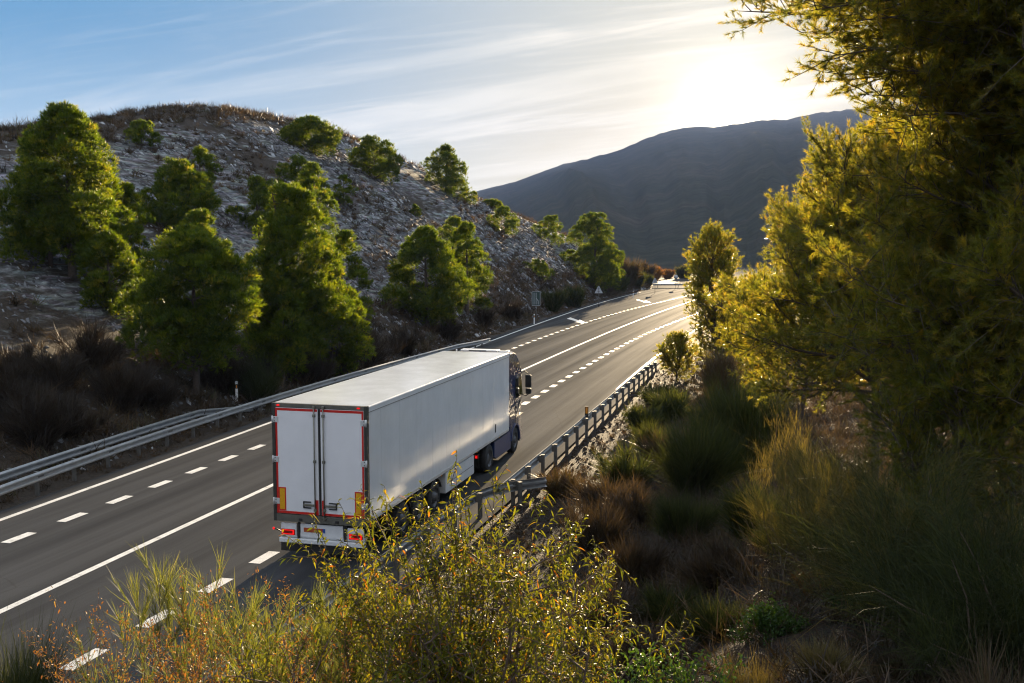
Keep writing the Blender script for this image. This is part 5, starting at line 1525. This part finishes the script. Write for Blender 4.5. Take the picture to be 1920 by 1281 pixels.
# rusty herbs
def herb(label, px, y, py_top, seed, n=26):
    n = int(n * 1.7)
    p = on_ground(px, y); h = h_to(py_top, p)
    f = Foliage(seed); br = Foliage(seed + 1); rng = f.rng
    for i in range(n):
        P = wander((rng.normal(0, .12), rng.normal(0, .12), -0.05), (rng.normal(0, .20), rng.normal(0, .20), 1), h * rng.uniform(0.65, 1.05), 7, rng, 0.10, 0.02)
        br.tube(P, 0.006, 0.002, 4)
        m = 190
        u = rng.uniform(0.30, 1.0, m)
        C = np.stack([np.interp(u * 6, range(7), P[:, c]) for c in range(3)], 1) + rng.normal(0, 0.035, (m, 3))
        f.leaves(C, rng.normal(0, 1, (m, 3)), 0.036, 0.014, 0.2, rng.random(m))
    return put("dry_herb", label, "plant", "rust-coloured dry herbs beside the road", f, br, p, M_RUST, part="leaves")
herb("rust-coloured dry herb below the tallest broom plume", 268, 10.3, 1105, 541, 24)
herb("orange dry herb between the two tall broom plumes", 350, 10.0, 1085, 542, 26)
herb("amber dry herb under the wide broom plume", 440, 9.6, 1105, 543, 28)
herb("orange-brown dry herb at the leafy bush's edge", 520, 9.2, 1105, 544, 26)
herb("golden dry herb low in front of the soft broom plumes", 630, 8.6, 1130, 545, 26)
herb("rusty dry herb at the very bottom beneath the tallest broom plume", 310, 9.0, 1160, 546, 24)

# the leafy almond bush
def almond():
    p = on_ground(890, 8.3)
    f = Foliage(601); br = Foliage(602); rng = f.rng
    h = h_to(985, p)
    LC, LD, LT = [], [], []
    def twig(P, r):
        br.tube(P, r, 0.0022, 4)
        k = len(P) - 1
        Lp = np.linalg.norm(P[-1] - P[0]); n = max(4, int(Lp / 0.025))
        for u in np.linspace(0.12, 1.0, n):
            c = np.array([np.interp(u * k, range(k + 1), P[:, e]) for e in range(3)])
            d = P[min(k, int(u * k) + 1)] - P[max(0, min(k, int(u * k) + 1) - 1)]
            LC.append(c); LD.append(unit(d) * 0.6 + rng.normal(0, 0.75, 3) + np.array([0, 0, 0.1])); LT.append(np.clip(0.45 + rng.normal(0, 0.2) + (0.5 if rng.random() < 0.045 else 0), 0, 1))
    for i in range(19):
        a = i * 2.39996 + rng.normal(0, 0.3); s = rng.uniform(0.10, 0.80)
        P = wander((rng.normal(0, 0.12), rng.normal(0, 0.12), -0.2), (math.cos(a) * s, math.sin(a) * s, 1), h * rng.uniform(0.75, 1.0), 9, rng, 0.10, 0.0)
        br.tube(P, 0.030, 0.007, 6)
        for j in range(17):
            u = rng.uniform(0.30, 1.0)
            b0 = np.array([np.interp(u * 8, range(9), P[:, c]) for c in range(3)])
            aa = rng.uniform(0, 2 * math.pi)
            d = np.array([math.cos(aa), math.sin(aa), rng.uniform(0.0, 0.9)])
            L = rng.uniform(0.45, 0.95) * (1.15 - 0.4 * u)
            S_ = wander(b0, d, L, 6, rng, 0.12, 0.02)
            br.tube(S_, 0.009, 0.004, 5)
            for q in range(7):
                v = rng.uniform(0.2, 1.0)
                c0 = np.array([np.interp(v * 5, range(6), S_[:, c]) for c in range(3)])
                twig(wander(c0, unit(S_[-1] - S_[0]) * 0.6 + rng.normal(0, 0.55, 3) + np.array([0, 0, 0.35]), rng.uniform(0.18, 0.42), 5, rng, 0.10, 0.03), 0.004)
            twig(S_[2:], 0.006)
    # long whips that reach across the lorry
    for px, py, pr in [(560, 1010, 0.5), (585, 985, 0.6), (655, 975, 0.5), (715, 930, 0.6), (790, 905, 0.7), (845, 880, 0.8), (880, 945, 0.5), (930, 880, 0.8), (945, 915, 0.6), (610, 1060, 0.4), (690, 1000, 0.5), (570, 1110, 0.3), (1020, 930, 0.6), (1085, 985, 0.6), (760, 960, 0.6), (1180, 1170, 0.2), (1150, 1080, 0.3), (620, 1090, 0.4), (660, 1120, 0.3), (700, 1060, 0.4), (740, 1010, 0.5), (780, 1000, 0.5), (640, 1040, 0.4), (820, 950, 0.6), (860, 915, 0.6), (590, 1140, 0.3), (680, 1030, 0.4), (725, 1085, 0.4), (760, 1040, 0.4), (800, 1010, 0.5)]:
        e = at_depth(px, py, 8.3 + rng.uniform(-0.3, 0.5)) - p
        st = np.array([e[0] * 0.30, rng.normal(0, 0.2), h * rng.uniform(0.45, 0.62)])
        mid = (st + e) / 2 + np.array([0, 0, rng.uniform(0.0, 0.12)])
        tt_ = np.linspace(0, 1, 9)[:, None]
        W_ = st * (1 - tt_) ** 2 + mid * 2 * tt_ * (1 - tt_) + e * tt_ ** 2
        twig(W_, 0.007)
        for v in (0.40, 0.50, 0.58, 0.66, 0.74, 0.81, 0.88, 0.94):
            c0 = np.array([np.interp(v * 8, range(9), W_[:, c]) for c in range(3)])
            twig(wander(c0, unit(W_[-1] - W_[0]) * 0.7 + rng.normal(0, 0.5, 3) + np.array([0, 0, 0.2]), rng.uniform(0.15, 0.30), 5, rng, 0.10, 0.02), 0.004)
    f.leaves(np.array(LC), np.array(LD), 0.074, 0.0165, 0.5, np.array(LT))
    put("almond_bush", "large yellow-green leafy almond bush with dark branches, in front of the lorry's rear wheels", "bush", None, f, br, p, M_ALM, part="leaves")
almond()

# oval-leaved green bushes in the shade
def oval_bush(label, px, y, py_top, rad, seed, n=2600, L=0.05, W=0.022, tint=(0.4, 0.25)):
    p = on_ground(px, y); h = max(0.4, h_to(py_top, p))
    f = Foliage(seed); br = Foliage(seed + 1); rng = f.rng
    C, D = [], []
    for i in range(34):
        a = rng.uniform(0, 2 * math.pi); s = rng.uniform(0.0, 1.0)
        P = wander((0, 0, -0.05), (math.cos(a) * s * rad / h * 1.3, math.sin(a) * s * rad / h * 1.3, 1), h * rng.uniform(0.7, 1.05) * math.hypot(1, s * 0.5), 7, rng, 0.10, 0.0)
        br.tube(P, 0.010, 0.003, 4)
        m = n // 34
        u = rng.uniform(0.4, 1.0, m) ** 0.7
        c = np.stack([np.interp(u * 6, range(7), P[:, e]) for e in range(3)], 1) + rng.normal(0, 0.05, (m, 3))
        C.append(c); D.append(rng.normal(0, 0.8, (m, 3)) + np.array([0, 0, 0.7]))
    C = np.concatenate(C); D = np.concatenate(D)
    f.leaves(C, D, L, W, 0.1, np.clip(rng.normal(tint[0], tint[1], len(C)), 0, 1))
    return put("green_bush", label, "bush", "dark green bushes low on the bank", f, br, p, M_GREEN, part="leaves")
oval_bush("low bright green bush with oval leaves at the bottom of the view", 1275, 8.6, 1222, 0.42, 701, 2600)
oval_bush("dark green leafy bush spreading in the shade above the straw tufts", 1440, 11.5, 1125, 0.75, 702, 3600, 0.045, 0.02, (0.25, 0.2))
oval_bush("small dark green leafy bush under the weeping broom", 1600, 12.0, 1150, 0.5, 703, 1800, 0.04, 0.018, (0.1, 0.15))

# trees and bushes beyond the junction
for j, (px, y, pt, w_, lab, mt) in enumerate([
    (1200, 235, 492, 46, "reddish bare tree beyond the junction, beside the hill's last pine", M_DRY),
    (1225, 262, 500, 40, "brown bush left of the round sign beyond the junction", M_RUST),
    (1252, 270, 506, 44, "orange-brown bush behind the round sign", M_RUST),
    (1282, 262, 498, 44, "olive bush to the right of the round sign beyond the junction", M_BROOM),
    (1320, 280, 500, 60, "brown bush showing past the slim young pine beyond the junction", M_DRY)]):
    p = on_ground(px, y); h = h_to(pt, p)
    f, br = broom(h, 800 + j, n_main=40, n_tip=50, spread=1.0, tip=0.45, w=0.09, bare=0.1, tint=(0.5, 0.3), up=0.8)
    put("autumn_bush", lab, "bush", "bushes beyond the junction", f, br, p, mt)
